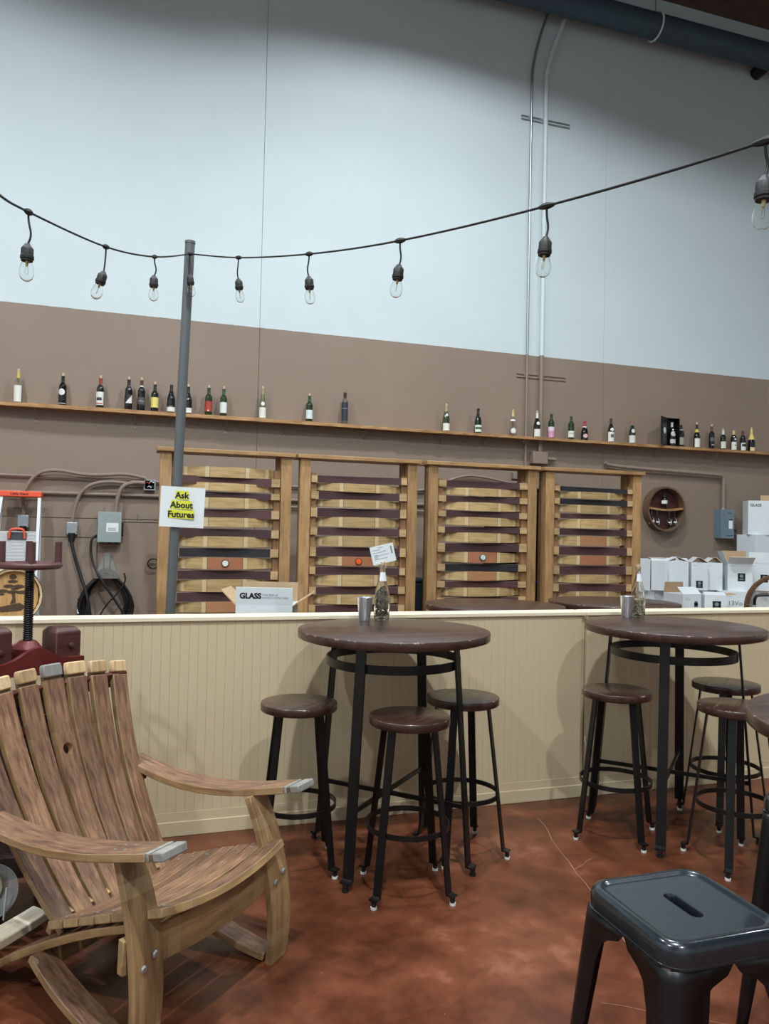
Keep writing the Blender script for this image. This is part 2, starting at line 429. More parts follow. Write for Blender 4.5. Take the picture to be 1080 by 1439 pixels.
# back wall: base slab with painted panels, joints open between them
wall = structure('wall_back', MB().box(RX0, RX1, RY1+.012, RY1+.3, 0, RZ), MAT['wall'], 'tall painted back wall, white above and brown below', 'wall')
joints = [RX0, -5.4, 1.232, 5.54, 9.85, RX1]
for i in range(len(joints)-1):
    a, b = joints[i]+(.0015 if i == 3 else .003), joints[i+1]-(.0015 if i == 2 else .003)
    if i == 1:
        MB().box(a, b, RY1, RY1+.012, 1.60, RZ).ob('wall_panel', MAT['wall'], wall)
        for (x0, x1, z0, z1) in ((a, -.352, 0, 1.398), (a, -.352, 1.408, 1.592), (-.344, .60, 0, 1.563), (.608, b, 0, 1.592), (-.344, .60, 1.571, 1.592)):
            MB().box(x0, x1, RY1, RY1+.012, z0, z1).ob('plywood_sheet', MAT['wall'], wall)
    else:
        MB().box(a, b, RY1, RY1+.012, 0, RZ).ob('wall_panel', MAT['wall'], wall)
structure('wall_left', MB().box(RX0-.3, RX0, RY0, RY1, 0, RZ), MAT['white_wall'], 'plain white wall at the ladder end of the hall', 'wall')
structure('wall_right', MB().box(RX1, RX1+.3, RY0, RY1, 0, RZ), MAT['white_wall'], 'plain white wall at the carton end of the hall', 'wall')
structure('wall_front', MB().box(RX0, RX1, RY0-.3, RY0, 0, RZ), MAT['white_wall'], 'plain white wall opposite the stave racks', 'wall')
ceil = structure('ceiling', MB().box(RX0, RX1, RY0, RY1, RZ+.03, RZ+.2), MAT['roof'], 'dark brown timber roof deck', 'ceiling')
for k in range(int((RY1-RY0)/.37)): MB().box(RX0, RX1, RY1-.004-.37*(k+1)+.008, RY1-.004-.37*k, RZ, RZ+.03).ob('deck_board', MAT['roof'], ceil)

# big blue grey pipe under the ledger with its straps
p = thing('roof_pipe', 'thick blue grey pipe running along the top of the back wall', 'pipe', (0, 8.0, 7.92))
MB().cyl((RX0, 0, 0), (RX1, 0, 0), .15, n=28).ob('pipe', MAT['duct'], p)
for x in (-3, 0, 3.05, 6.02, 9.0):
    MB().tube([(x, .165*math.cos(a), .165*math.sin(a)) for a in [2*PI*k/24 for k in range(24)]], .012, 8, closed=True).ob('strap', MAT['white_metal'], p)
    MB().cyl((x, 0, .15), (x, 0, .61), .008, n=8).ob('hanger_rod', MAT['zinc'], p)
p = thing('pipe_stub', 'short black pipe stub with a pale end, high on the wall', 'pipe', (7.86, 8.3, 7.86))
MB().cyl((0, 0, 0), (.02, -.34, .06), .085, n=20).ob('stub', MAT['black'], p)
MB().cyl((.02, -.34, .06), (.021, -.36, .0635), .06, n=20).ob('end_cap', MAT['white_metal'], p)

# ------------------------------------------------------------------ high bay lamps
bay = None
for i, (x, y, z, pw) in enumerate(LAMPS):
    t = thing('high_bay_lamp', 'round grey high bay lamp hanging under the roof deck', 'lamp', (x, y, z), group='high bay lamps')
    MB().lathe([(.10, .30), (.14, .26), (.33, .05), (.36, .02), (.352, .02), (.325, .05), (.13, .25), (.10, .255)], 28).ob('reflector', MAT['alu'], t)
    MB().lathe([(0, .46), (.09, .46), (.10, .44), (.10, .255), (0, .255)], 20).ob('housing', MAT['grey_plastic'], t)
    MB().cyl((0, 0, .46), (0, 0, 8.528-z), .007, n=6).ob('suspension', MAT['zinc'], t)

# ------------------------------------------------------------------ beadboard partition
PY = 3.97
def bead_mesh(wd):
    a = .0013; mb = MB(); h0, h1 = .115, 1.06
    pr = [(-wd/2, .012), (-wd/2, a), (-wd/2+a, 0), (wd/2-a, 0), (wd/2, a), (wd/2, .012)]
    return mb.prism(pr, h0, h1).mesh('bead_plank')
part = None
bm = bead_mesh(.0447); bm.materials.append(MAT['cream'])
for j, (x0, x1) in enumerate(((-2.6, 2.553), (2.566, 5.6))):
    lab = ('cream beadboard half wall section beside the wooden lounge chair', 'cream beadboard half wall section beside the white cartons end')[j]
    pt = thing('half_wall', lab, 'partition', (0, 0, 0)); pt['kind'] = 'structure'; pt['group'] = 'beadboard half wall'
    MB().box(x0, x1, PY+.012, PY+.115, 0, 1.06).ob('core', MAT['cream'], pt)
    MB().box(x0, x1, PY-.012, PY+.13, 1.06, 1.082).ob('cap', MAT['cream_cap'], pt, bevel=.003)
    MB().box(x0, x1, PY-.007, PY+.012, 0, .07).ob('base_strip', MAT['cream'], pt, bevel=.002)
    MB().box(x0, x1, PY-.002, PY+.012, .07, .115).ob('base_moulding', MAT['cream'], pt)
    n = int((x1-x0)/.045)
    for k in range(n):
        x = x0+.0225+.045*k
        if x < -1.2: continue
        link('bead_plank', bm, None, pt, (x, PY, 0))
    if j == 0: MB().box(x0, -1.2, PY, PY+.012, .115, 1.06).ob('end_board', MAT['cream'], pt)
t = thing('cup_hook', 'small white hook on the joint of the half wall', 'hook', (2.556, 3.957, .33))
MB().tube([(.0, .006, .02), (-.01, -.012, .018), (-.016, -.024, 0), (-.008, -.028, -.018), (.002, -.022, -.022)], .004, 8).ob('hook', MAT['glide'], t)

# ------------------------------------------------------------------ wall conduits, struts and boxes
def pipe_thing(name, label, pts, r, mat, cat='conduit', group=None, partname='conduit'):
    t = thing(name, label, cat, pts[0], group=group)
    o = Vector(pts[0]); MB().tube([Vector(q)-o for q in pts], r, 10).ob(partname, mat, t); return t
def smooth(pts, it=2):
    pts = [Vector(p) for p in pts]
    for _ in range(it):
        q = [pts[0]]
        for i in range(len(pts)-1):
            q += [pts[i]*.75+pts[i+1]*.25, pts[i]*.25+pts[i+1]*.75]
        pts = q+[pts[-1]]
    return pts
WY = RY1
def rise(name, label, x, r, up, dn, xo):
    t = thing(name, label, 'conduit', (x, WY-r-.012, 0))
    MB().tube(smooth([(0, 0, 3.705), (0, 0, 6.9), (0, 0, 7.25), (.12+xo, -.02, 7.75), (.40+xo, -.07, 8.52)], 2), r, 12).ob('upper_pipe', up, t)
    MB().tube([(0, 0, 2.18 if r < .02 else 2.532), (0, 0, 3.705)], r, 12).ob('lower_pipe', dn, t)
rise('riser_conduit', 'thin bare metal conduit climbing the back wall', 4.455, .016, MAT['zinc'], MAT['brown_metal'], 0)
rise('riser_conduit', 'thicker white conduit climbing the back wall', 4.645, .028, MAT['white_metal'], MAT['brown_metal'], .05)
for z, m, lab in ((6.605, MAT['zinc'], 'short metal strut crossing the conduits on the white wall'), (3.455, MAT['brown_metal'], 'short brown strut crossing the conduits on the brown wall')):
    t = thing('strut_channel', lab, 'strut', (4.665, WY, z))
    MB().box(-.335, .335, -.012, 0, .012, .028).ob('rail', m, t); MB().box(-.335, .335, -.012, 0, -.028, -.012).ob('rail', m, t)
    for x in (-.21, -.02): MB().box(x-.03, x+.03, -.018, -.012, -.026, .026).ob('clamp', m, t)
def ebox(name, label, x0, x1, z0, z1, d, mat, cat='box'):
    t = thing(name, label, cat, ((x0+x1)/2, WY, z0)); w = (x1-x0)/2; h = z1-z0
    MB().box(-w, w, -d, 0, 0, h).ob('enclosure', mat, t, bevel=.004)
    return t, w, h, d
t, w, h, d = ebox('junction_box', 'brown painted junction box on the conduits under the bottle shelf', 4.52, 4.72, 2.385, 2.53, .10, MAT['brown_metal'])
MB().cyl((w, -.05, .07), (w+.13, -.05, .065), .02, n=12).ob('nipple', MAT['brown_metal'], t)
t, w, h, d = ebox('junction_box', 'small brown junction box behind the rack tops', 4.28, 4.43, 2.19, 2.27, .07, MAT['brown_metal'])
t, w, h, d = ebox('junction_box', 'lower brown junction box joining angled conduits', 4.26, 4.42, 2.05, 2.165, .07, MAT['brown_metal'])
pipe_thing('branch_conduit', 'brown conduit slanting down from the lower junction box', smooth([(4.26, 8.26, 2.14), (3.9, 8.26, 2.20), (3.62, 8.26, 2.21), (3.2, 8.26, 2.02), (3.0, 8.26, 2.0)], 2), .014, MAT['brown_metal'])
pipe_thing('branch_conduit', 'thin brown conduit below the slanting one', smooth([(4.26, 8.27, 2.09), (3.95, 8.27, 2.10), (3.88, 8.27, 2.06), (3.7, 8.27, 1.95), (3.2, 8.27, 1.85)], 2), .011, MAT['brown_metal'])
pipe_thing('wall_conduit', 'brown conduit loop running down to the blue grey switch box', smooth([(5.55, 8.25, 2.45), (5.6, 8.25, 2.415), (6.2, 8.25, 2.393), (7.25, 8.25, 2.372), (7.365, 8.25, 2.36), (7.366, 8.25, 2.25), (7.366, 8.25, 1.9)], 3), .022, MAT['brown_metal'])
pipe_thing('wall_conduit', 'upper horizontal brown conduit along the wall', [(-3.5, 8.272, 2.012), (0.09, 8.272, 1.996)], .014, MAT['brown_metal'])
pipe_thing('wall_conduit', 'lower horizontal brown conduit along the wall', [(-3.5, 8.27, 1.832), (1.4, 8.27, 1.848), (4.2, 8.27, 1.85)], .017, MAT['brown_metal'])
pipe_thing('wall_conduit', 'horizontal brown conduit behind the rack tops', [(.2, 8.27, 1.99), (3.3, 8.27, 2.006)], .014, MAT['brown_metal'])
pipe_thing('wall_conduit', 'lowest horizontal brown conduit behind the racks', [(1.0, 8.27, 1.772), (4.2, 8.27, 1.772)], .012, MAT['brown_metal'])

# open junction box left of the racks
t = thing('outlet_box', 'open square steel box with loose wires beside the rack', 'box', (.14, WY, 1.90))
fr = MB(); fr.box(-.058, .058, -.055, -.05, .0, .012); fr.box(-.058, .058, -.055, -.05, .098, .11); fr.box(-.058, -.046, -.055, -.05, .012, .098); fr.box(.046, .058, -.055, -.05, .012, .098)
fr.ob('rim', MAT['zinc'], t); MB().box(-.054, .054, -.05, -.045, .004, .106).ob('back_plate', MAT['black'], t)
for a, b, c in ((-.02, .02, (150, 60, 50)), (.02, .03, (215, 215, 210)), (0, -.02, (210, 210, 205)), (.025, -.015, (40, 40, 42))):
    MB().tube(smooth([(a-.02, -.056, .05+b), (a, -.07, .065+b), (a+.015, -.062, .04+b), (a+.02, -.056, .06+b)], 2), .005, 6).ob('wire', cmat(c), t)
MB().box(-.054, .054, -.05, 0, .0, .11).ob('enclosure', MAT['zinc'], t)
# flexible conduits
pipe_thing('flexible_conduit', 'brown flexible conduit arching over to the plug behind the ladder', smooth([(.10, 8.24, 2.02), (-.1, 8.23, 2.06), (-.3, 8.23, 2.035), (-.5, 8.23, 2.03), (-.75, 8.23, 2.075), (-.93, 8.23, 2.03), (-1.03, 8.24, 1.86), (-1.045, 8.25, 1.78), (-1.03, 8.26, 1.62)], 3), .018, MAT['brown_metal'])
pipe_thing('flexible_conduit', 'brown flexible conduit curving down to the grey twist plug', smooth([(.09, 8.24, 1.945), (-.1, 8.23, 1.965), (-.28, 8.23, 1.975), (-.45, 8.23, 1.93), (-.55, 8.24, 1.80), (-.585, 8.25, 1.56)], 3), .017, MAT['brown_metal'])
pipe_thing('flexible_conduit', 'brown flexible conduit bending down into the grey switch box', smooth([(.09, 8.22, 1.97), (-.02, 8.21, 1.975), (-.13, 8.21, 1.93), (-.17, 8.21, 1.80), (-.18, 8.22, 1.66)], 3), .021, MAT['brown_metal'])
def receptacle(label, x, z):
    t = thing('receptacle', label, 'receptacle', (x, WY, z))
    MB().box(-.052, .052, -.07, 0, .03, .155).ob('enclosure', MAT['zinc'], t, bevel=.006)
    MB().lathe([(0, 0), (.05, 0), (.05, .012), (0, .012)], 16, c=(0, -.075, .09), axis='Y').ob('cover', MAT['zinc'], t)
    MB().cyl((0, -.03, .155), (0, -.03, .185), .02, n=10).ob('fitting', MAT['zinc'], t)
    MB().cyl((0, -.055, .045), (0, -.06, -.04), .036, .028, n=14).ob('plug', MAT['rubber'], t)
receptacle('grey twist lock receptacle with a black plug', -.586, 1.40)
receptacle('grey twist lock receptacle seen through the ladder', -1.03, 1.46)
t, w, h, d = ebox('switch_box', 'pale grey fused switch box above the hose hanger', -.345, -.12, 1.36, 1.665, .13, MAT['grey_box'])
MB().box(-.045, .115, -.05, 0, .305, .38).ob('bracket', MAT['brown_metal'], t)
MB().box(-.03, .085, -.1315, -.13, .105, .195).ob('sticker', MAT['paper'], t)
for k in range(3): MB().box(-.015, .06, -.1322, -.1315, .118+.011*k, .123+.011*k).ob('print', MAT['grey_ink'], t)
MB().box(w, w+.02, -.09, -.04, .06, .2).ob('switch_arm', MAT['black'], t)
for x in (-.07, 0, .07): MB().cyl((x, -.06, 0), (x, -.06, -.012), .014, n=10).ob('knockout', MAT['black'], t)
t, w, h, d = ebox('switch_box', 'blue grey safety switch box beside the white cartons', 7.265, 7.475, 1.535, 1.915, .13, MAT['blue_box'])
MB().box(.015, .075, -.1315, -.13, .13, .235).ob('sticker', MAT['paper'], t)
MB().box(.02, .075, -.1315, -.13, .243, .255).ob('print', MAT['ink'], t)
MB().box(-.01, .07, -.1315, -.13, .33, .336).ob('print', MAT['ink'], t); MB().box(-.02, .08, -.1315, -.13, .035, .042).ob('print', MAT['ink'], t)
MB().box(w, w+.018, -.10, -.05, .10, .28).ob('switch_arm', MAT['black'], t)
MB().cyl((w+.01, -.075, .12), (w+.045, -.11, .10), .014, n=10).ob('switch_knob', MAT['black'], t)
MB().cyl((-.005, -.045, .38), (-.005, -.045, .40), .03, n=12).ob('fitting', MAT['zinc'], t)

# hose hanger and coiled black cable
t = thing('hose_hanger', 'grey cast metal hose hanger below the pale switch box', 'hanger', (-.25, WY, 1.0))
MB().add([(-.115, 0, .02), (.115, 0, .02), (.025, 0, .25), (-.025, 0, .25), (-.115, -.02, .02), (.115, -.02, .02), (.025, -.02, .25), (-.025, -.02, .25)],
         [(3, 2, 1, 0), (4, 5, 6, 7), (0, 1, 5, 4), (1, 2, 6, 5), (2, 3, 7, 6), (3, 0, 4, 7)]).ob('back_plate', MAT['hanger'], t, bevel=.004)
MB().box(-.03, .03, -.04, -.02, .05, .22).ob('rib', MAT['hanger'], t, bevel=.008)
sd = MB(); arc = [(-.115+.23*k/12, .02+.055*math.sin(PI*k/12)) for k in range(13)]
sd.rings([[(x, y, z+dz) for x, z in arc] for y, dz in ((0, 0), (-.15, -.01), (-.16, .03), (-.165, .03), (-.155, -.02), (0, -.012))], cap0=False)
sd.f = [q for q in sd.f if True]; sd.ob('saddle', MAT['hanger'], t)
t = thing('cable_coil', 'thick black cable coiled over the grey hanger', 'cable', (-.25, WY-.08, .76))
for k in range(9):
    rx = .225+random.uniform(-.03, .035); rz = .27+random.uniform(-.03, .04); cy = -.065+.016*k; dx = random.uniform(-.015, .015)
    pts = [(dx+rx*math.cos(a)*(1-.18*max(0, math.sin(a))), cy*.8, (.27-rz)+rz*math.sin(a)-.01*abs(math.cos(a))) for a in [2*PI*j/36 for j in range(36)]]
    MB().tube(pts, .0125, 8, closed=True).ob('loop', MAT['rubber'], t)
pipe_thing('power_cord', 'black cord running from the twist plug into the cable coil', smooth([(-.586, 8.235, 1.37), (-.57, 8.22, 1.28), (-.50, 8.2, 1.05), (-.42, 8.14, .84), (-.38, 8.13, .6)], 2), .016, MAT['rubber'], 'cord', partname='cord')
pipe_thing('power_cord', 'black cord looping from the pale switch box behind the coil', smooth([(-.345, 8.22, 1.43), (-.40, 8.2, 1.40), (-.405, 8.2, 1.28), (-.37, 8.17, 1.12), (-.30, 8.11, 1.0), (-.18, 8.11, .82), (-.05, 8.1, .62), (0, 8.1, .45)], 2), .012, MAT['rubber'], 'cord', partname='cord')
pipe_thing('power_cord', 'thin black cord crossing inside the cable coil', smooth([(-.08, 8.1, 1.06), (-.06, 8.09, .98), (-.12, 8.09, .88), (-.26, 8.09, .72), (-.33, 8.09, .55)], 2), .008, MAT['rubber'], 'cord', partname='cord')
t = thing('wall_tap', 'small steel tap with a black lever on the lower wall', 'tap', (-.50, WY, .70))
MB().tube([(0, 0, 0), (0, -.10, 0), (0, -.13, -.05)], .016, 10).ob('spout', MAT['zinc'], t)
MB().cyl((0, -.07, 0), (.01, -.08, .085), .01, n=8).ob('stem', MAT['zinc'], t); MB().box(-.012, .06, -.09, -.07, .08, .097).ob('lever', MAT['black'], t)
t = thing('wire_hook', 'thin wire hook on the wall beside the rack post', 'hook', (.20, WY, 1.146))
MB().tube([(.055*math.cos(a), -.03, .05*math.sin(a)) for a in [.6+4.8*k/16 for k in range(17)]], .006, 6).ob('hook', MAT['black'], t)
MB().cyl((-.055, 0, 0), (-.055, -.03, 0), .006, n=6).ob('stem', MAT['black'], t)
t = thing('wall_nail', 'bent screw hook left in the wall near the switch box', 'hook', (.03, WY, 1.62))
MB().tube([(0, 0, .03), (0, -.03, .03), (.004, -.045, .02), (-.004, -.05, -.005), (.004, -.04, -.02)], .004, 6).ob('hook', MAT['zinc'], t)

# ------------------------------------------------------------------ bottle shelf
sh = thing('bottle_shelf', 'long live edge plank shelf holding wine bottles', 'shelf', (0, WY, 2.665))
segs = [(-6.5, -2.2), (-2.2, 2.34), (2.34, 3.95), (3.95, 9.6)]
for i, (a, b) in enumerate(segs):
    n = int((b-a)/.05); poly = []
    jit = .004 if i < 2 else .009
    for k in range(n+1):
        x = a+(b-a)*k/n; poly.append((x, -.155+jit*(random.random()-.5)*2+.006*math.sin(x*3.1)))
    poly += [(b-.002, 0)]+([(4.685, 0), (4.685, -.075), (4.605, -.075), (4.605, 0), (4.485, 0), (4.485, -.05), (4.425, -.05), (4.425, 0)] if i == 3 else [])+[(a+.002, 0)]
    MB().prism(poly, 0, .037 if i < 2 else .032).ob('shelf_board', MAT['shelf'], sh)
for x in (-2.4, -.95, -.02, .90, 1.53, 2.42, 3.35, 3.9, 4.9, 5.85, 6.30, 7.22, 8.2):
    br = MB(); br.box(-.012, .012, -.13, 0, -.004, 0); br.box(-.012, .012, -.004, 0, -.13, -.004)
    br.tube([(0, -.12, -.004), (0, -.09, -.05), (0, -.002, -.10)], .004, 6)
    bo = br.ob('bracket', MAT['brown_metal'], sh, (x, 0, 0)); MB().cyl((0, -.004, -.122), (0, -.007, -.122), .006, n=8).ob('screw', MAT['zinc'], bo)

# ================================================================== BOTTLES ON THE SHELF
PROF = {
 'bordeaux': [(0, 0), (.034, 0), (.037, .006), (.0375, .19), (.034, .208), (.022, .224), (.0155, .238), (.0145, .285), (.0165, .287), (.0165, .297), (0, .298)],
 'burgundy': [(0, 0), (.037, 0), (.041, .007), (.041, .145), (.037, .17), (.026, .205), (.018, .23), (.0145, .25), (.0145, .285), (.0165, .287), (.0165, .297), (0, .298)],
 'champagne': [(0, 0), (.039, 0), (.0445, .008), (.0445, .13), (.041, .16), (.029, .205), (.019, .24), (.015, .27), (.015, .30), (.018, .303), (.018, .315), (0, .316)],
 'riesling': [(0, 0), (.033, 0), (.036, .006), (.036, .14), (.032, .18), (.021, .235), (.0155, .27), (.0145, .32), (.0165, .322), (.0165, .332), (0, .333)],
 'tall': [(0, 0), (.032, 0), (.034, .005), (.034, .245), (.029, .262), (.015, .275), (.0145, .31), (.017, .312), (.017, .345), (0, .346)],
}
def rad_at(prof, z):
    for i in range(1, len(prof)-1):
        (r0, z0), (r1, z1) = prof[i], prof[i+1]
        if z0 <= z <= z1 and z1 > z0: return r0+(r1-r0)*(z-z0)/(z1-z0)
    return prof[1][0]
def sector(prof, z0, z1, a0, a1, n=12, eps=.0008, m=4):
    """curved patch lying on the bottle between two heights; angle 0 faces -Y"""
    mb = MB(); pr = [(rad_at(prof, z0+(z1-z0)*k/m)+eps, z0+(z1-z0)*k/m) for k in range(m+1)]
    return mb.lathe(pr, n, a0=-PI/2+a0, a1=-PI/2+a1)
def disc_patch(prof, zc, rad, n=18, eps=.0010):
    r = rad_at(prof, zc)+eps; vs = [(0, -r, zc)]; fs = [(0, k+1, (k+1) % n+1) for k in range(n)]
    for m in range(1, 6):
        for k in range(n):
            a = 2*PI*k/n; th = rad*m/5*math.cos(a)/r; z = zc+rad*m/5*math.sin(a); q = rad_at(prof, z)+eps
            vs.append((q*math.sin(th), -q*math.cos(th), z))
        if m > 1:
            o = 1+(m-2)*n
            fs += [(o+k, o+(k+1) % n, o+n+(k+1) % n, o+n+k)[::-1] for k in range(n)]
    fs = [f if len(f) == 3 else f[::-1] for f in fs]
    return MB().add(vs, fs)
G1, G2, G3 = (20, 26, 20), (34, 54, 30), (16, 16, 18)       # dark green, mid green, near black glass
WHT, CRM = (226, 226, 218), (214, 206, 180)
BOT = [  # x, kind, glass, labels[(z0,z1,halfangle,colour) or ('o',z,r,colour)], capsule colour, cork, height scale, description
 (-1.112, 'bordeaux', None, [(.01, .165, 1.3, WHT)], (206, 184, 104), 1, 1.03, 'clear glass bottle with tall white label and gold neck'),
 (-.710, 'bordeaux', G3, [('o', .135, .032, WHT), (.018, .026, 1.2, (180, 180, 176))], (24, 24, 26), 1, 1.0, 'black bottle with a round white label'),
 (-.360, 'bordeaux', G1, [(.03, .16, 1.3, WHT), (.075, .105, .7, (60, 60, 60)), (.04, .05, -.9, (170, 60, 50))], (130, 48, 44), 1, 1.02, 'green bottle with white picture label and dark red neck'),
 (-.090, 'bordeaux', G3, [(.065, .15, 1.3, (40, 40, 44)), ('t', .065, .15, WHT)], (30, 30, 32), 1, 1.05, 'black bottle with a white triangle on its label'),
 (.034, 'bordeaux', G3, [(.06, .13, 1.3, (78, 78, 80)), (.09, .097, .9, (150, 150, 150)), (.232, .246, 3.1, (220, 214, 206))], (88, 50, 40), 1, 1.06, 'black bottle with charcoal label and banded brown neck'),
 (.165, 'bordeaux', G1, [(.045, .155, 1.3, (228, 212, 116))], (30, 34, 32), 1, .95, 'dark bottle with a plain yellow label'),
 (.327, 'burgundy', G3, [(.012, .06, 1.3, WHT), (.066, .072, .5, (120, 120, 120))], (34, 34, 40), 0, .98, 'black bottle with a low white band label left of the pole'),
 (.497, 'burgundy', G3, [(.012, .065, 1.3, WHT)], (40, 34, 32), 1, .96, 'black sloped bottle with white band label half behind the pole'),
 (.706, 'bordeaux', G2, [(.04, .15, 1.3, (168, 58, 52)), ('o', .05, .009, (236, 226, 220))], (38, 62, 40), 1, .98, 'green bottle with a red label'),
 (.860, 'bordeaux', G2, [(.035, .15, 1.3, (222, 228, 222))], (44, 82, 52), 1, .98, 'green bottle with pale label beside the red labelled one'),
 (1.271, 'riesling', (104, 112, 70), [(.01, .125, 1.3, WHT), ('o', .165, .022, WHT)], (150, 150, 112), 1, .98, 'olive glass bottle with floral white label at the wall joint'),
 (1.781, 'bordeaux', G2, [(.035, .135, 1.3, (216, 228, 226))], (40, 70, 48), 1, .97, 'green bottle with pale blue white label standing alone'),
 (2.181, 'tall', (96, 92, 88), [(.04, .235, 3.1, (44, 50, 62)), (.165, .175, 3.1, (120, 126, 132))], (52, 40, 38), 0, 1.03, 'tall slim bottle wrapped in a dark blue sleeve'),
 (3.393, 'burgundy', (52, 64, 34), [(.01, .095, 1.3, WHT), ('o', .19, .014, WHT)], (170, 160, 120), 1, 1.0, 'olive bottle with square white label standing apart'),
 (3.797, 'burgundy', G1, [(.02, .10, 1.3, (220, 230, 214)), (.05, .075, 1.1, (60, 96, 60))], (22, 24, 22), 0, 1.0, 'dark bottle with green striped white label'),
 (4.250, 'champagne', None, [('o', .065, .034, WHT), (.19, .215, 3.1, WHT)], (214, 196, 130), 1, .92, 'clear sparkling bottle with gold foil top and round label'),
 (4.573, 'burgundy', G1, [(.01, .10, 1.3, WHT), ('o', .17, .02, WHT), (.245, .28, 3.1, WHT)], (232, 230, 222), 1, 1.0, 'dark bottle with white label, white neck and cork below the conduit'),
 (4.766, 'bordeaux', G2, [(.012, .14, 1.4, (214, 150, 190)), (.09, .14, 1.4, (226, 206, 220))], (40, 54, 36), 0, 1.0, 'green bottle with a pink label'),
 (5.041, 'bordeaux', G2, [(.03, .11, 1.4, WHT), (.075, .082, .8, (90, 90, 86))], (52, 70, 40), 0, .97, 'green bottle with lettered white label next to the pink one'),
 (5.230, 'champagne', G3, [('o', .075, .032, (226, 180, 166)), (.215, .235, 3.1, (230, 190, 180))], (176, 56, 60), 0, .76, 'squat dark bottle with pink oval label and red neck'),
 (5.605, 'burgundy', G1, [(.01, .13, 1.4, WHT), ('o', .16, .022, WHT), (.06, .1, .5, (90, 100, 96))], (62, 48, 40), 0, 1.0, 'dark bottle with illustrated white label and shoulder oval'),
 (5.917, 'burgundy', (40, 48, 34), [(.01, .105, 1.4, (210, 214, 206)), ('o', .16, .024, (204, 208, 200))], (150, 110, 80), 0, 1.0, 'olive bottle with pale grey label beside the open black case'),
 (6.657, 'bordeaux', G3, [(.03, .13, 1.3, (150, 146, 130)), (.225, .235, 3.1, (200, 196, 184))], (36, 34, 34), 0, .96, 'black bottle with faded khaki label beside the black case'),
 (6.900, 'burgundy', G1, [(.01, .12, 1.3, WHT), (.20, .235, 3.1, (206, 182, 70))], (40, 34, 32), 1, 1.03, 'dark bottle with white label and yellow neck band'),
 (7.136, 'bordeaux', G3, [(.10, .15, 1.0, (90, 92, 104)), (.045, .06, .6, (150, 150, 156))], (92, 54, 44), 1, 1.0, 'black bottle with dark printed label and pale cork'),
 (7.318, 'bordeaux', G1, [(.02, .125, 1.3, (216, 214, 200))], (214, 210, 200), 1, .86, 'short dark bottle with cream label and white wax neck'),
 (7.490, 'bordeaux', G3, [(.01, .125, 1.3, (224, 222, 214)), ('o', .075, .012, (110, 110, 110)), ('o', .165, .014, WHT)], (214, 188, 130), 0, .90, 'black bottle with white label and tan neck'),
 (7.641, 'bordeaux', G3, [(.01, .12, 1.3, (216, 222, 224)), (.065, .105, .9, (44, 44, 52))], (110, 44, 44), 0, .90, 'black bottle with black and white label and red neck'),
 (7.782, 'champagne', G3, [(.01, .06, 1.0, (224, 206, 150)), (.17, .25, 3.1, (222, 196, 112))], (222, 196, 112), 1, .94, 'dark sparkling bottle with gold foil neck at the row end'),
]
def bottle(x, y, z, kind, gl, labels, cap, cork, sc, desc, group='bottles on the long shelf', cat='bottle'):
    pr = PROF[kind]; t = thing('wine_bottle', desc, cat, (x, y, z), random.uniform(-.15, .15)-.15, group)
    t.scale = (1, 1, sc)
    if gl is None:
        inner = [(max(0, r-.003), max(zz, .006)) for r, zz in pr][:-2]
        prof = pr[:-1]+[(.010, pr[-2][1])]+[(r, zz) for r, zz in inner[::-1] if zz < pr[-2][1]-.003]
        MB().lathe(pr[:-1]+[(.011, pr[-2][1])]+inner[::-1], 20).ob('glass', MAT['bottle_clear'], t)
    else: MB().lathe(pr, 20).ob('glass', dark_glass(gl), t)
    top = pr[-2][1]; z0 = top-.062
    cp = [(rad_at(pr, z0+(top-.0005-z0)*k/6)+.0008, z0+(top-.0005-z0)*k/6) for k in range(7)]
    MB().lathe(cp, 16).ob('capsule', cmat(cap, .45), t)
    if cork: MB().lathe([(0, top-.01), (.0105, top-.01), (.0115, top+.026), (.010, top+.03), (0, top+.03)], 12).ob('cork', MAT['cork'], t)
    e = .0008
    lab0 = None
    for L in labels:
        if L[0] == 'o': q = disc_patch(pr, L[1], L[2], eps=e+.0012); c = L[3]
        elif L[0] == 't':
            q = MB(); r = rad_at(pr, L[1])+e+.0012; n = 8; vs = []; fs = []
            for k in range(n+1):
                a = -.75+1.75*k/n; top_ = L[1]+(L[2]-L[1])*k/n
                vs += [(r*math.sin(a), -r*math.cos(a), L[1]), (r*math.sin(a), -r*math.cos(a), top_)]
            for k in range(n): fs.append((2*k, 2*k+2, 2*k+3, 2*k+1))
            q.add(vs, fs); c = L[3]
        else:
            ha = abs(L[2]); q = sector(pr, L[0], L[1], -ha, ha, 16 if ha > 2 else 10, e); c = L[3]; e += .0006
        q.ob('label', cmat(c, .6), t)
    return t
for (x, kind, gl, labels, cap, cork, sc, desc) in BOT:
    bottle(x, WY-.085, 2.7025 if x < 2.34 else 2.6975, kind, gl, labels, cap, cork, sc, desc)
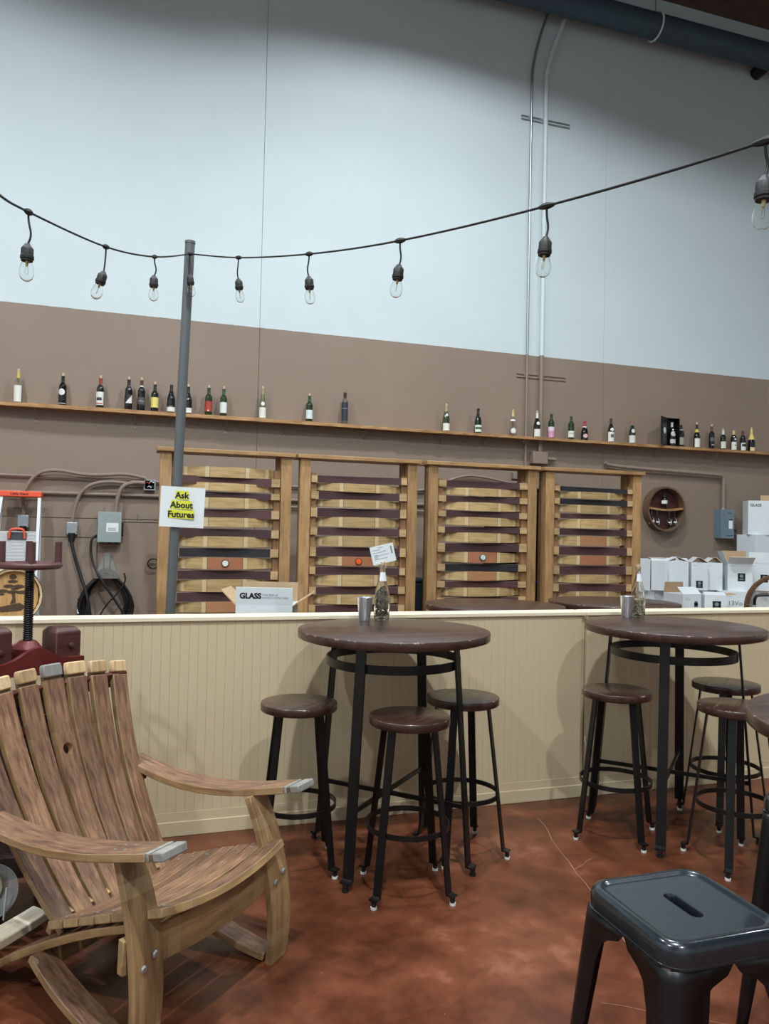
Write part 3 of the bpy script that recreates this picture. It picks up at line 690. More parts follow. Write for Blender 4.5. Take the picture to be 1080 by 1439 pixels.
# open black presentation case
t = thing('bottle_case', 'open black presentation case with a hinged lid on the shelf', 'case', (6.43, WY-.09, 2.6975))
cs = MB(); cs.box(-.02, .175, .05, .056, 0, .36); cs.box(-.02, -.012, -.03, .05, 0, .36); cs.box(.167, .175, -.03, .05, 0, .36); cs.box(-.012, .167, -.03, .05, 0, .008); cs.box(-.012, .167, -.03, .05, .352, .36)
cs.ob('tray', MAT['black'], t)
ld = MB().box(0, .18, -.012, 0, 0, .36); l = ld.ob('lid', MAT['black'], t, (-.02, -.03, 0), (0, 0, PI+.55))
MB().box(.03, .13, 0, .003, .06, .27).ob('booklet', cmat((66, 68, 72)), l)
MB().lathe([(0, 0), (.04, 0), (.04, .002), (0, .002)], 16, c=(.08, .003, .19), axis='Y').ob('badge', MAT['paper'], l)
b = bottle(6.505, WY-.096, 2.7055, 'champagne', G3, [('o', .16, .036, (190, 190, 186)), (.03, .085, 1.0, (190, 190, 186)), ('o', .215, .012, (220, 220, 214))], (186, 180, 170), 0, .95, 'dark bottle with grey crest labels inside the open black case')

# ================================================================== BARREL STAVE RACKS
RACK = {
 1: [(1.977,2.074,'L'),(1.91,1.987,'D'),(1.857,1.931,'L'),(1.791,1.85,'D'),(1.704,1.801,'L'),(1.615,1.695,'D'),(1.538,1.624,'L'),(1.444,1.522,'D'),(1.357,1.456,'L'),(1.271,1.349,'D'),(1.16,1.268,'B'),(1.073,1.151,'D'),(.962,1.073,'L'),(.876,.96,'D'),(.781,.876,'R'),(.713,.777,'D')],
 2: [(1.972,2.04,'D'),(1.89,1.972,'L'),(1.819,1.893,'D'),(1.744,1.822,'L'),(1.653,1.739,'D'),(1.562,1.659,'L'),(1.482,1.556,'D'),(1.381,1.482,'L'),(1.287,1.375,'D'),(1.199,1.287,'B'),(1.118,1.189,'D'),(1.01,1.118,'L'),(.937,1.006,'D'),(.841,.933,'L'),(.768,.837,'D'),(.692,.768,'L')],
 3: [(1.98,2.048,'D'),(1.899,1.98,'L'),(1.835,1.895,'D'),(1.751,1.839,'L'),(1.686,1.748,'D'),(1.604,1.692,'L'),(1.533,1.595,'D'),(1.439,1.539,'L'),(1.347,1.435,'D'),(1.24,1.347,'B'),(1.157,1.228,'D'),(1.065,1.155,'R'),(.997,1.059,'D'),(.909,.997,'L'),(.839,.903,'D')],
 4: [(1.984,2.035,'D'),(1.916,1.988,'L'),(1.851,1.91,'D'),(1.765,1.851,'L'),(1.708,1.759,'D'),(1.607,1.708,'L'),(1.534,1.601,'D'),(1.425,1.529,'R'),(1.33,1.416,'D'),(1.23,1.327,'B0'),(1.131,1.218,'D'),(1.04,1.128,'L'),(.954,1.031,'D'),(.877,.954,'L')],
}
RC = {1: (.778, .578), 2: (2.007, .572), 3: (3.283, .587), 4: (4.546, .572)}
RLAB = {1: 'barrel stave rack with a white bung, behind the paper sign', 2: 'barrel stave rack with an orange bung', 3: 'barrel stave rack with a pale blue bung', 4: 'barrel stave rack without a bung, beside the white cartons'}
for k in RACK:
    cx, hw = RC[k]
    t = thing('stave_rack', RLAB[k], 'rack', (cx, 7.0, 0), group='barrel stave racks')
    for s in (-1, 1):
        a, b = sorted((s*hw, s*(hw-.097)))
        MB().box(a, b, -.07, .03, 0, 2.185, ax=2).ob('post', MAT['post_wood'], t, bevel=.004)
        a, b = sorted((s*(hw-.03), s*(hw-.12)))
        MB().box(a, b, .035, .135, 0, 2.185, ax=2).ob('rear_post', MAT['cleat_wood'], t, bevel=.004)
        a, b = sorted((s*(hw-.10), s*(hw-.155)))
        MB().box(a, b, -.045, .03, .10, 2.06, ax=2).ob('cleat', MAT['cleat_wood'], t)
    MB().box(-hw-.03, hw+.03, -.10, .16, 2.185, 2.222).ob('top_board', MAT['post_wood'], t, bevel=.004)
    rows = list(RACK[k]); z = rows[-1][0]; nxt = 'L' if rows[-1][2] == 'D' else 'D'
    while z > .25:
        h = random.uniform(.075, .095); rows.append((z-h, z, nxt)); z -= h; nxt = 'L' if nxt == 'D' else 'D'
    n = 14
    for (z0, z1, ty) in rows:
        zc = (z0+z1)/2; h = z1-z0
        tilt = random.uniform(-.004, .004)
        pts = []; ws = []; L = hw-.105 if ty == 'D' else hw-.158
        for i in range(n+1):
            u = -1+2*i/n; q = 1-u*u
            y = (-.060+.045*q) if ty == 'D' else (.012-.068*q)
            pts.append((u*L, y, zc+tilt*u)); ws.append((h-.002)*(.80+.20*q) if ty != 'D' else (h-.002)*(.96+.04*q))
        mt = {'D': 'stave_dark', 'L': 'stave_light', 'B': 'stave_bung', 'B0': 'stave_bung', 'R': 'stave_red'}[ty]
        st = MB().sweep(pts, (0, 0, 1), ws, .025).ob('stave', MAT[mt], t)
        if ty == 'B':
            c = {1: (228, 228, 224), 2: (232, 96, 44), 3: (196, 222, 218)}[k]
            MB().lathe([(0, -.012), (.024, -.012), (.027, -.006), (.027, 0)], 18, c=(0, .012-.068-.0125, zc), axis='Y').ob('bung', cmat(c, .5), st)
            MB().lathe([(.027, -.004), (.034, -.004), (.034, 0), (.027, 0)], 18, c=(0, .012-.068-.0125, zc), axis='Y').ob('bung_ring', cmat((74, 52, 44), .6), st)

# dark blue covered bins showing between the racks
for x, h, lab in ((2.64, 1.02, 'dark blue bin standing in the gap behind the first two racks'), (3.92, 2.0, 'tall black cabinet standing in the gap behind the racks')):
    t = thing('storage_bin', lab, 'cabinet', (x, 7.55, 0))
    m = cmat((22, 44, 58), .6) if h < 1.5 else cmat((14, 15, 18), .5)
    MB().box(-.25, .25, -.2, .2, .03, h).ob('body', m, t, bevel=.02)
    MB().box(-.26, .26, -.21, .21, h, h+.03).ob('lid', m, t, bevel=.01)
    MB().box(-.22, .22, -.17, .17, 0, .03).ob('base', MAT['black'], t)
    if h > 1.5: MB().box(-.24, .24, -.207, -.2, 1.02, 1.05).ob('stripe', cmat((40, 66, 160), .4), t)

# ================================================================== POLE, SIGN, FESTOON LIGHTS
d = Vector((.273-.201, 4.756-4.867, 3.253)); pl = thing('light_pole', 'grey round pole leaning slightly, carrying the festoon lights', 'pole', (.201, 4.867, 0))
MB().cyl((0, 0, .012), d, .029, n=20).ob('shaft', MAT['pole'], pl)
MB().lathe([(0, 0), (.20, 0), (.20, .014), (.05, .02), (.036, .06), (0, .06)], 28).ob('base_plate', MAT['pole'], pl)
MB().cyl(d-Vector((0, 0, .012)), d+Vector((0, 0, .004)), .031, n=20).ob('end_cap', MAT['pole'], pl)
hk = d*(3.16/3.253); MB().tube([(hk.x, hk.y-.03, hk.z+.02), (hk.x, hk.y-.055, hk.z+.01), (hk.x, hk.y-.058, hk.z-.012), (hk.x, hk.y-.04, hk.z-.02)], .004, 6).ob('hook', MAT['zinc'], pl)

sg = thing('paper_sign', 'white paper sign reading Ask About Futures taped to the pole', 'sign', (.256, 4.772, 1.650), rot=(.034, .03, -.12))
MB().sweep([(-.112+.258*i/10, -.004*math.sin(i*.6)-.005, 0) for i in range(11)], (0, 0, 1), .242, .0014).ob('sheet', MAT['paper'], sg)
for i, (wrd, hw, z) in enumerate((('Ask', .038, .071), ('About', .061, .013), ('Futures', .076, -.044))):
    MB().box(.012-hw, .012+hw, -.0113, -.0106, z-.025, z+.026).ob('highlight', MAT['yellow'], sg)
    text('lettering', wrd, .051, MAT['ink'], sg, (.012, -.0122, z-.002), RX, .0017)

def festoon(label, pts, lamps, ends):
    """pts: cable way points; lamps: list of (point, swing dx, swing dy, drop)"""
    t = thing('festoon_lights', label, 'string lights', (0, 0, 0), group='festoon light strings')
    cable = []
    P = [Vector(p) for p in pts]
    for i in range(len(P)-1):
        p0 = P[max(i-1, 0)]; p1 = P[i]; p2 = P[i+1]; p3 = P[min(i+2, len(P)-1)]
        for k in range(6):
            u = k/6
            cable.append(.5*((2*p1)+(p2-p0)*u+(2*p0-5*p1+4*p2-p3)*u*u+(3*p1-p0-3*p2+p3)*u**3))
    cable.append(P[-1])
    MB().tube(cable, .0042, 8).ob('cable', MAT['rubber'], t)
    for (q, sx, sy, drop) in lamps:
        q = Vector(q); dn = Vector((sx, sy, -1)).normalized()
        j = min(range(len(cable)), key=lambda a: (cable[a]-q).length); q = cable[j].copy()
        tg = (cable[min(j+1, len(cable)-1)]-cable[max(j-1, 0)]).normalized()
        MB().tube([q-tg*.03, q-tg*.016, q, q+tg*.016, q+tg*.03], [.006, .0095, .012, .0095, .006], 8).ob('joint', MAT['rubber'], t)
        s0 = q+Vector((sx*.2*drop, sy*.2*drop, -drop))
        sk = MB().tube(smooth([q, q+Vector((0, 0, -.03)), s0+Vector((sx*.03-.012*(1 if sx > 0 else -1), 0, .035)), s0], 2), .0036, 7); sk.ob('drop_cord', MAT['rubber'], t)
        R = dn.to_track_quat('Z', 'Y').to_matrix().to_4x4(); R.translation = s0
        so = MB().lathe([(0, -.004), (.009, -.004), (.011, .0), (.018, .010), (.0205, .014), (.0205, .036), (.0225, .038), (.0225, .048), (.0195, .05), (.0195, .056), (0, .056)], 18).xf(R).ob('socket', MAT['rubber'], t)
        out = [(.0135, .054), (.0165, .062), (.0215, .076), (.0245, .092), (.0238, .104), (.019, .117), (.010, .1245), (0, .127)]
        inn = [(0, .126), (.0098, .1235), (.0185, .1163), (.0231, .104), (.0238, .092), (.0208, .076), (.0158, .062), (.0128, .054)]
        bu = MB().lathe(out+inn, 20).xf(R).ob('bulb', MAT['bulb_glass'], so)
        fl = MB().lathe([(0, .056), (.006, .056), (.004, .072), (0, .074)], 8).tube([(-.002, 0, .072), (-.006, 0, .098), (0, .003, .102), (.006, 0, .098), (.002, 0, .072)], .0007, 5)
        fl.xf(R).ob('filament', MAT['filament'], so)
    return t
festoon('black festoon cord with three hanging bulbs ending at the pole', [(-2.2, -6.495, 4.2), (-1.3, -1.8, 2.85), (-.72, .9, 2.44), (-.50, 2.10, 2.47), (-.43, 2.55, 2.53), (-.376, 2.881, 2.603), (-.153, 3.593, 2.76), (.06, 4.046, 2.896), (.262, 4.69, 3.154)],
        [((-.376, 2.881, 2.603), .0, .0, .115), ((-.153, 3.593, 2.76), -.28, 0, .115), ((.06, 4.046, 2.896), .0, 0, .10)], None)
festoon('long black festoon cord with six hanging bulbs starting at the pole', [(.270, 4.69, 3.158), (.5, 4.216, 3.007), (.742, 3.511, 2.82), (.954, 2.815, 2.665), (1.22, 2.153, 2.578), (1.416, 1.46, 2.489), (1.62, .8, 2.46), (2.2, -1.4, 2.75), (3.4, -6.495, 4.2)],
        [((.275, 4.68, 3.15), .12, 0, .13), ((.5, 4.216, 3.007), .12, 0, .12), ((.742, 3.511, 2.82), .08, 0, .11), ((.954, 2.815, 2.665), -.1, 0, .10), ((1.22, 2.153, 2.578), -.08, 0, .105), ((1.416, 1.46, 2.489), -.05, .0, .09)], None)

# ================================================================== BAR TABLES AND STOOLS
def plank_circle(parent, R, z0, z1, nplanks, mat, ang=0, bevel=.0):
    w = 2*R/nplanks
    for k in range(nplanks):
        y0 = -R+k*w+.0005; y1 = y0+w-.001; poly = []
        m = 14
        ys = [y0+(y1-y0)*i/m for i in range(m+1)]
        # denser sampling at the rim ends
        if k in (0, nplanks-1):
            sgn = -1 if k == 0 else 1
            a_in = math.acos(min(1, abs(y1 if k == 0 else y0)/R))
            pts = [(R*math.sin(a), sgn*R*math.cos(a)) for a in [-a_in+2*a_in*i/28 for i in range(29)]]
            if sgn > 0: pts = pts[::-1]
            poly = pts
        else:
            ri = [(math.sqrt(max(R*R-y*y, 0)), y) for y in ys]; le = [(-math.sqrt(max(R*R-y*y, 0)), y) for y in ys[::-1]]
            poly = ri+le
        mb = MB(); n = len(poly); r = .0035
        def sc(q, d):
            L = math.hypot(*q); return (q[0]*(1-d/L), q[1]*(1-d/L)) if L > R-.004 else q
        rg = [[(*sc(q, .003), z0) for q in poly], [(*q, z0+.003) for q in poly], [(*q, z1-r) for q in poly], [(*sc(q, r*.35), z1-r*.3) for q in poly], [(*sc(q, r), z1) for q in poly]]
        mb.rings(rg, cap0=True, cap1=True)
        ca, sa = math.cos(ang), math.sin(ang)
        mb.g = [(p[0], p[1], p[2]) for p in mb.v]
        mb.v = [(p[0]*ca-p[1]*sa, p[0]*sa+p[1]*ca, p[2]) for p in mb.v]
        mb.ob('plank', mat, parent, sharp=50)
def bar_leg(dx, dy, r0, z0, r1, wd, th):
    """flat bar leg, broad face outward: from radius r0 at height z0 down to r1 at the floor, with an out-turned foot"""
    d = Vector((dx, dy, 0)).normalized(); tn = Vector((-d.y, d.x, 0))
    mb = MB().sweep([d*r0+Vector((0, 0, z0)), d*r1+Vector((0, 0, .035))], tn, wd, th)
    mb.sweep([d*(r1-.001)+Vector((0, 0, .042)), d*(r1+.012)+Vector((0, 0, .037)), d*(r1+.030)+Vector((0, 0, .036))], tn, wd, th*.8)
    return mb, d
def make_table(label, loc, group='round bar tables', ang=0.0):
    t = thing('bar_table', label, 'table', loc, group=group); R = .455
    top = MB().lathe([(0, 1.0245), (R-.02, 1.0245), (R-.02, 1.0298), (0, 1.0298)], 40).ob('table_top', MAT['table_wood'], t)
    plank_circle(top, R, 1.03, 1.067, 7, MAT['table_wood'], ang)
    MB().tube([(.30*math.cos(a), .30*math.sin(a), 1.024) for a in [2*PI*k/40 for k in range(40)]], .006, 6, closed=True).ob('top_ring', MAT['black_leg'], t)
    rr = .318; ring = MB()
    ring.rings([[(r*math.cos(2*PI*k/48), r*math.sin(2*PI*k/48), z) for k in range(48)] for r, z in ((rr, .905), (rr, .945), (rr-.007, .945), (rr-.007, .905), (rr, .905))])
    ring.ob('hoop', MAT['black_leg'], t)
    for dx, dy in ((1, 1), (1, -1), (-1, -1), (-1, 1)):
        mb, d = bar_leg(dx, dy, .318, 1.03, .395, .048, .011)
        lg = mb.ob('leg', MAT['black_leg'], t)
        p = d*.418; MB().cyl((p.x, p.y, .034), (p.x, p.y, .008), .011, n=10).cyl((p.x, p.y, .008), (p.x, p.y, 0), .015, n=12).ob('foot', MAT['rubber'], lg)
    for s in (1, -1):
        d = Vector((1, s, 0)).normalized(); e = d*.372
        MB().sweep([(-e.x, -e.y, .295+.0105*(s+1)), (e.x, e.y, .295+.0105*(s+1))], (0, 0, 1), .02, .012).ob('stretcher', MAT['black_leg'], t)
    return t
def make_stool(label, loc, rz, group='wooden seat bar stools'):
    t = thing('bar_stool', label, 'stool', loc, rz, group)
    st = MB().lathe([(0, .7005), (.16, .7005), (.16, .7048), (0, .7048)], 32).ob('seat', MAT['table_wood'], t)
    plank_circle(st, .175, .705, .74, 4, MAT['table_wood'], .8)
    MB().lathe([(.145, .70), (.145, .705), (.10, .705), (.10, .70), (.145, .70)], 32).ob('seat_ring', MAT['black_leg'], t)
    fr = MB(); fr.rings([[(r*math.cos(2*PI*k/40), r*math.sin(2*PI*k/40), z) for k in range(40)] for r, z in ((.181, .268), (.181, .29), (.174, .29), (.174, .268), (.181, .268))])
    fr.ob('foot_ring', MAT['black_leg'], t)
    for dx, dy in ((1, 1), (1, -1), (-1, -1), (-1, 1)):
        mb, d = bar_leg(dx, dy, .128, .703, .213, .036, .009)
        lg = mb.ob('leg', MAT['black_leg'], t)
        p = d*.232; MB().cyl((p.x, p.y, .033), (p.x, p.y, .010), .010, n=10).ob('foot', MAT['rubber'], lg)
        MB().cyl((p.x, p.y, .010), (p.x, p.y, 0), .0135, n=12).ob('glide', MAT['glide'], lg)
    return t
T1 = (1.19, 3.475, 0); T2 = (2.735, 3.42, 0)
tb = make_table('round bar table holding the bottle with a white card', T1)
def table_copy(label, loc):
    r = tb.copy(); COL.objects.link(r); r.location = loc; r['label'] = label
    for ch in tb.children:
        c = ch.copy(); COL.objects.link(c); c.parent = r
        for g in ch.children: q = g.copy(); COL.objects.link(q); q.parent = c
    return r
table_copy('round bar table holding the bottle without a card, nearest the cartons', T2)
table_copy('round bar table behind the half wall, in front of the pale blue bung rack', (2.271, 4.60, 0))
table_copy('round bar table behind the half wall, in front of the rack without a bung', (3.263, 4.72, 0))
table_copy('round bar table with black metal stools around it', (1.97, 1.43, 0))
st = make_stool('dark wooden bar stool between the lounge chair arm and the bar table', (.745, 3.50, 0), -.14)
def stool_copy(label, loc, rz): return copy_thing(st, loc, rz, label)
stool_copy('dark wooden bar stool in front of the card bottle table, drawn out farthest', (1.155, 3.14, 0), -.16)
stool_copy('dark wooden bar stool between the two half wall tables, beside the card bottle table', (1.545, 3.455, 0), .05)
stool_copy('dark wooden bar stool tucked under the second table beside the half wall joint', (2.395, 3.425, 0), PI/4+.02)
stool_copy('dark wooden bar stool behind the second table, against the half wall', (3.12, 3.46, 0), -.06)
stool_copy('dark wooden bar stool in front of the second table, beside the black stools', (2.755, 2.985, 0), -.08)

# ------------------------------------------------------------------ pressed metal stools
def rrect(hx, hy, r, z, m=8):
    pts = []
    for cx, cy, a0 in ((hx-r, hy-r, 0), (-hx+r, hy-r, PI/2), (-hx+r, -hy+r, PI), (hx-r, -hy+r, 3*PI/2)):
        for k in range(m):
            a = a0+PI/2*k/(m-1); pts.append((cx+r*math.cos(a), cy+r*math.sin(a), z))
    return pts
def metal_stool(label, loc, rz):
    t = thing('metal_stool', label, 'stool', loc, rz, 'black metal stools'); H = .745; h = .153
    mb = MB()
    prof = [(0, H-.048, .05), (0, H-.018, .05), (.003, H-.009, .048), (.009, H-.002, .044), (.016, H, .04), (.022, H-.002, .036), (.026, H-.006, .033), (.030, H-.007, .03), (.036, H-.007, .026)]
    rg = [rrect(h-o, h-o, r, z) for o, z, r in prof]
    rg += [rrect(.016, .055, .0155, H-.007), rrect(.0145, .0535, .014, H-.009), rrect(.0145, .0535, .014, H-.03)]
    mb.rings(rg); mb.ob('seat', MAT['gunmetal'], t, sharp=45)
    lip = MB(); lip.rings([rrect(h+o, h+o, .052, z) for o, z in ((0, H-.044), (.0022, H-.045), (.0022, H-.049), (0, H-.05))]); lip.ob('rim_edge', MAT['gunmetal'], t)
    under = MB(); under.rings([rrect(h-.004, h-.004, .05, H-.047), rrect(.02, .06, .018, H-.047)]); under.ob('under_plate', MAT['black'], t)
    for sx, sy in ((1, 1), (-1, 1), (-1, -1), (1, -1)):
        rows = []
        for z, w in ((H-.05, .150), (H-.072, .135), (H-.088, .100), (H-.105, .082), (H-.15, .070), (.40, .058), (.2, .046), (.02, .034)):
            c = .150+(.212-.150)*(1-z/(H-.05)); q = []
            r = .022
            for (u, v) in ((c-w, c), (c-r, c), (c-r*.3, c-r*.3), (c, c-r), (c, c-w)):
                q.append((sx*u, sy*v, z))
            rows.append(q)
        lg = MB(); vs = [p for q in rows for p in q]; fs = []
        for i in range(len(rows)-1):
            for k in range(4):
                f = (i*5+k, i*5+k+1, (i+1)*5+k+1, (i+1)*5+k); fs.append(f if sx*sy > 0 else f[::-1])
        lg.add(vs, fs); o = lg.ob('leg', MAT['black'], t, sharp=50); m = o.modifiers.new('thick', 'SOLIDIFY'); m.thickness = .003; m.offset = -1
        MB().box(*(sorted((sx*.178, sx*.214))), *(sorted((sy*.178, sy*.214))), 0, .022).ob('foot', MAT['rubber'], o, bevel=.004)
    c = .150+(.212-.150)*(1-.30/(H-.05))-.006
    for a in range(4):
        e = MB().box(-c+.03, c-.03, c-.004, c, .285, .31); e.ob('stretcher', MAT['black'], t, rot=(0, 0, a*PI/2))
    return t
metal_stool('black metal stool with a slotted seat standing free on the red floor', (1.15, 1.395, 0), .0)
metal_stool('black metal stool pushed half under its bar table', (2.055, 1.85, 0), .56)

# ------------------------------------------------------------------ things on the tables
def cup(label, x, y):
    t = thing('tumbler', label, 'cup', (x, y, 1.067), group='steel tumblers')
    MB().lathe([(0, 0), (.026, 0), (.0285, .004), (.041, .119), (.042, .121), (.0405, .122), (.0395, .119), (.027, .008), (0, .008)], 28).ob('cup_body', MAT['steel'], t)
cup('tapered steel tumbler beside the bottle with a white card', T1[0]-.045, T1[1]+.345)
cup('tapered steel tumbler beside the bottle without a card', T2[0]-.02, T2[1]+.375)
def filled_bottle(label, x, y, fill, cfill, neck_label):
    t = thing('filled_bottle', label, 'bottle', (x, y, 1.067))
    pr = [(0, .012), (.02, .004), (.034, 0), (.040, .005), (.041, .02), (.041, .12), (.036, .155), (.024, .20), (.0165, .235), (.0145, .27), (.016, .272), (.016, .288)]
    inn = [(.0115, .288), (.0115, .27), (.0135, .235), (.021, .20), (.033, .155), (.0382, .12), (.0382, .022), (.034, .008), (.02, .012), (0, .020)]
    MB().lathe(pr+inn, 28).ob('glass', MAT['bottle_clear'], t)
    ct = MB()
    rnd = random.Random(int(x*1000))
    for k in range(340):
        z = .022+fill*rnd.random()**1.25; R = .0335 if z < .12 else max(.004, .0335-(z-.12)*.30)
        a = rnd.random()*6.28; r = R*math.sqrt(rnd.random()); L = rnd.uniform(.004, .007)
        c = Vector((r*math.cos(a), r*math.sin(a), z)); d = Vector((rnd.uniform(-1, 1), rnd.uniform(-1, 1), rnd.uniform(-1, 1))).normalized()*L*.9
        ct.cyl(c-d, c+d, .003, n=5)
    o = ct.ob('cork_pieces', cfill, t); o['kind'] = 'stuff'
    tg = MB()
    n = 6; vs = []; fs = []
    for k in range(n+1):
        a = -.9+1.8*k/n-.1
        for z, rr in ((.205, .0245), (.25, .0168)): vs.append((rr*math.sin(a), -rr*math.cos(a), z))
    for k in range(n): fs.append((2*k, 2*k+2, 2*k+3, 2*k+1))
    tg.add(vs, fs).ob('neck_tag', MAT['paper'], t)
    MB().lathe([(0, .262), (.010, .262), (.0112, .29), (.0115, .302), (0, .303)], 14).ob('cork', MAT['cork'], t)
    return t
fb = filled_bottle('clear wine bottle of corks holding a white card in its neck', T1[0]+.053, T1[1]+.362, .135, plain('dark_cork_bits', srgb(128, 122, 92), .8, var=.5, scale=90), 1)
c = thing('menu_card', 'small white printed card stuck in the bottle neck', 'card', (T1[0]+.053, T1[1]+.362, 1.067+.345), rot=(0, -.24, -.25))
MB().box(-.062, .062, -.0006, .0006, -.048, .048).ob('sheet', MAT['paper'], c)
MB().box(-.003, .003, -.0014, .0008, -.075, -.04).ob('pick', MAT['cork'], c)
for (x0, x1, z) in ((-.02, .01, .036), (-.052, -.01, .026), (.0, .02, .014), (-.05, -.002, .012), (-.048, -.028, .0), (-.046, .03, -.004), (-.048, -.026, -.010), (-.046, -.03, -.016), (-.048, .02, -.022)):
    MB().box(x0, x1, -.0011, -.0006, z-.0012, z+.0012).ob('print_line', MAT['ink'] if x0 == 0 else MAT['grey_ink'], c)
MB().box(.044, .052, -.0011, -.0006, -.006, .034).ob('print_line', MAT['grey_ink'], c)
filled_bottle('clear wine bottle of pale cork pieces without a card', T2[0]+.068, T2[1]+.395, .085, plain('pale_cork_bits', srgb(206, 190, 156), .8, var=.3, scale=90), 1)

# ================================================================== CARTONS
def carton(label, x, y, z, w, d, h, rz=0, flaps=None, logo=None, group='white wine cartons', lines=1, mat='carton', closed=True):
    """w along local x (front faces -y). flaps: dict side -> angle (0 = lying shut, 90 = upright, 180 = folded out)"""
    t = thing('wine_carton', label, 'carton', (x, y, z), rz, group)
    th = .005; b = MB()
    b.box(-w/2, w/2, -d/2, -d/2+th, 0, h); b.box(-w/2, w/2, d/2-th, d/2, 0, h)
    b.box(-w/2, -w/2+th, -d/2+th, d/2-th, 0, h); b.box(w/2-th, w/2, -d/2+th, d/2-th, 0, h); b.box(-w/2+th, w/2-th, -d/2+th, d/2-th, 0, th)
    b.ob('body', MAT[mat], t)
    if flaps is None: MB().box(-w/2, w/2, -d/2, d/2, h, h+th).ob('lid', MAT[mat], t)
    else:
        MB().box(-w/2+.01, w/2-.01, -d/2+.01, d/2-.01, h-.05, h-.045).ob('contents', MAT['kraft'], t)
        for s, a in flaps.items():
            fl = min(w, d)/2
            if s in 'fb': q = MB().box(-w/2, w/2, 0, fl, 0, .003); k = MB().box(-w/2+.001, w/2-.001, 0, fl, -.003, 0)
            else: q = MB().box(0, fl, -d/2, d/2, 0, .003); k = MB().box(0, fl, -d/2+.001, d/2-.001, -.003, 0)
            ra = math.radians(a)
            loc, rot = {'f': ((0, -d/2, h), (ra, 0, 0)), 'b': ((0, d/2, h), (ra, 0, PI)), 'l': ((-w/2, 0, h), (0, -ra, 0)), 'r': ((w/2, 0, h), (0, -ra, PI))}[s]
            if s == 'b': rot = (ra, 0, PI)
            # rotate about the hinge: build in place with a matrix to keep the order simple
            M = {'f': Matrix.Rotation(ra, 4, 'X'), 'b': Matrix.Rotation(PI, 4, 'Z') @ Matrix.Rotation(ra, 4, 'X'), 'l': Matrix.Rotation(-ra, 4, 'Y'), 'r': Matrix.Rotation(PI, 4, 'Z') @ Matrix.Rotation(-ra, 4, 'Y')}[s]
            fo = q.xf(Matrix.Translation(loc) @ M).ob('flap', MAT[mat], t)
            k.xf(Matrix.Translation(loc) @ M).ob('flap_lining', MAT['kraft'], fo)
    fy = -d/2-.0008
    if logo:
        lx, lz, s = logo
        MB().box(lx-s*.45, lx+s*.45, fy, -d/2, lz-s/2, lz+s/2).ob('logo_plate', MAT['ink'], t)
        MB().lathe([(0, 0), (s*.22, 0), (s*.22, .0006), (0, .0006)], 12, c=(lx, fy-.0006, lz+s*.15), axis='Y').ob('logo_mark', MAT['grey_ink'], t)
        MB().box(lx-s*.25, lx+s*.25, fy-.0006, fy, lz-s*.3, lz-s*.18).ob('logo_mark', MAT['grey_ink'], t)
    for k in range(lines):
        MB().box(-w*.36, -w*.36+w*(.28 if k else .18), fy, -d/2, h*.885-k*.02, h*.895-k*.02).ob('print_line', MAT['grey_ink'], t)
    return t
# storage bench that carries the stacked cartons
t = thing('storage_bench', 'low plank bench under the stacked white cartons', 'bench', (6.95, 7.60, 0))
for k in range(6): MB().box(-1.35, 1.35, -.555+.186*k, -.375+.186*k, .53, .56).ob('plank', MAT['post_wood'], t)
for x in (-1.25, 0, 1.25):
    for y in (-.45, .45): MB().box(x-.045, x+.045, y-.045, y+.045, 0, .53, ax=2).ob('leg', MAT['post_wood'], t)
    MB().box(x-.02, x+.02, -.405, .405, .42, .51, ax=1).ob('rail', MAT['post_wood'], t)
Z1 = .56; h1 = .345; Z2 = Z1+h1+.0055; RT = -.5
# lower row
carton('plain white carton at the bottom row end beside the stave rack', 5.715, 7.81, Z1, .29, .30, h1, lines=0)
carton('plain white carton in the bottom row behind the tree logo carton', 6.01, 7.81, Z1, .29, .30, h1, lines=0)
carton('plain white carton in the bottom row behind the low logo carton', 6.305, 7.81, Z1, .29, .30, h1, lines=0)
carton('plain white carton in the bottom row behind the handwritten carton', 6.595, 7.81, Z1, .27, .30, h1, lines=0)
c = carton('open white carton with a tree logo and one brown flap raised', 6.005, 7.36, Z1, .25, .33, .335, 0, {'b': 80, 'f': 38}, lines=2)
MB().lathe([(0, 0), (.026, 0), (.026, .0006), (0, .0006)], 14, c=(.055, -.1658, .235), axis='Y').ob('logo_crown', cmat((70, 84, 84), .7), c)
MB().box(.029, .081, -.1658, -.165, .195, .235).ob('logo_trunk', cmat((70, 84, 84), .7), c)
carton('open white carton with a black square logo low on its side', 6.335, 7.25, Z1, .23, .28, .33, RT, {'f': 14, 'r': 172}, logo=(.015, .215, .10), lines=0)
c = carton('white carton with 13 Vo written by hand', 6.86, 7.55, Z1, .32, .34, h1, RT, None, lines=2)
text('handwriting', '13Vo', .078, MAT['ink'], c, (.012, -.1712, .21), (PI/2, 0, 0), -.0008)
carton('plain white carton in the bottom row under the raised front flap carton', 7.36, 7.66, Z1, .30, .30, h1, lines=1)
carton('plain white carton deep in the bottom row against the wall', 7.64, 7.99, Z1, .30, .28, h1, lines=0)
carton('plain white carton at the far bottom corner of the stack', 7.98, 7.97, Z1, .32, .30, h1, lines=0)
carton('plain white carton deep in the middle row against the wall', 7.64, 7.99, Z2, .30, .28, h1, lines=0)
carton('plain white carton at the far middle corner of the stack', 7.98, 7.97, Z2, .32, .30, h1, lines=0)
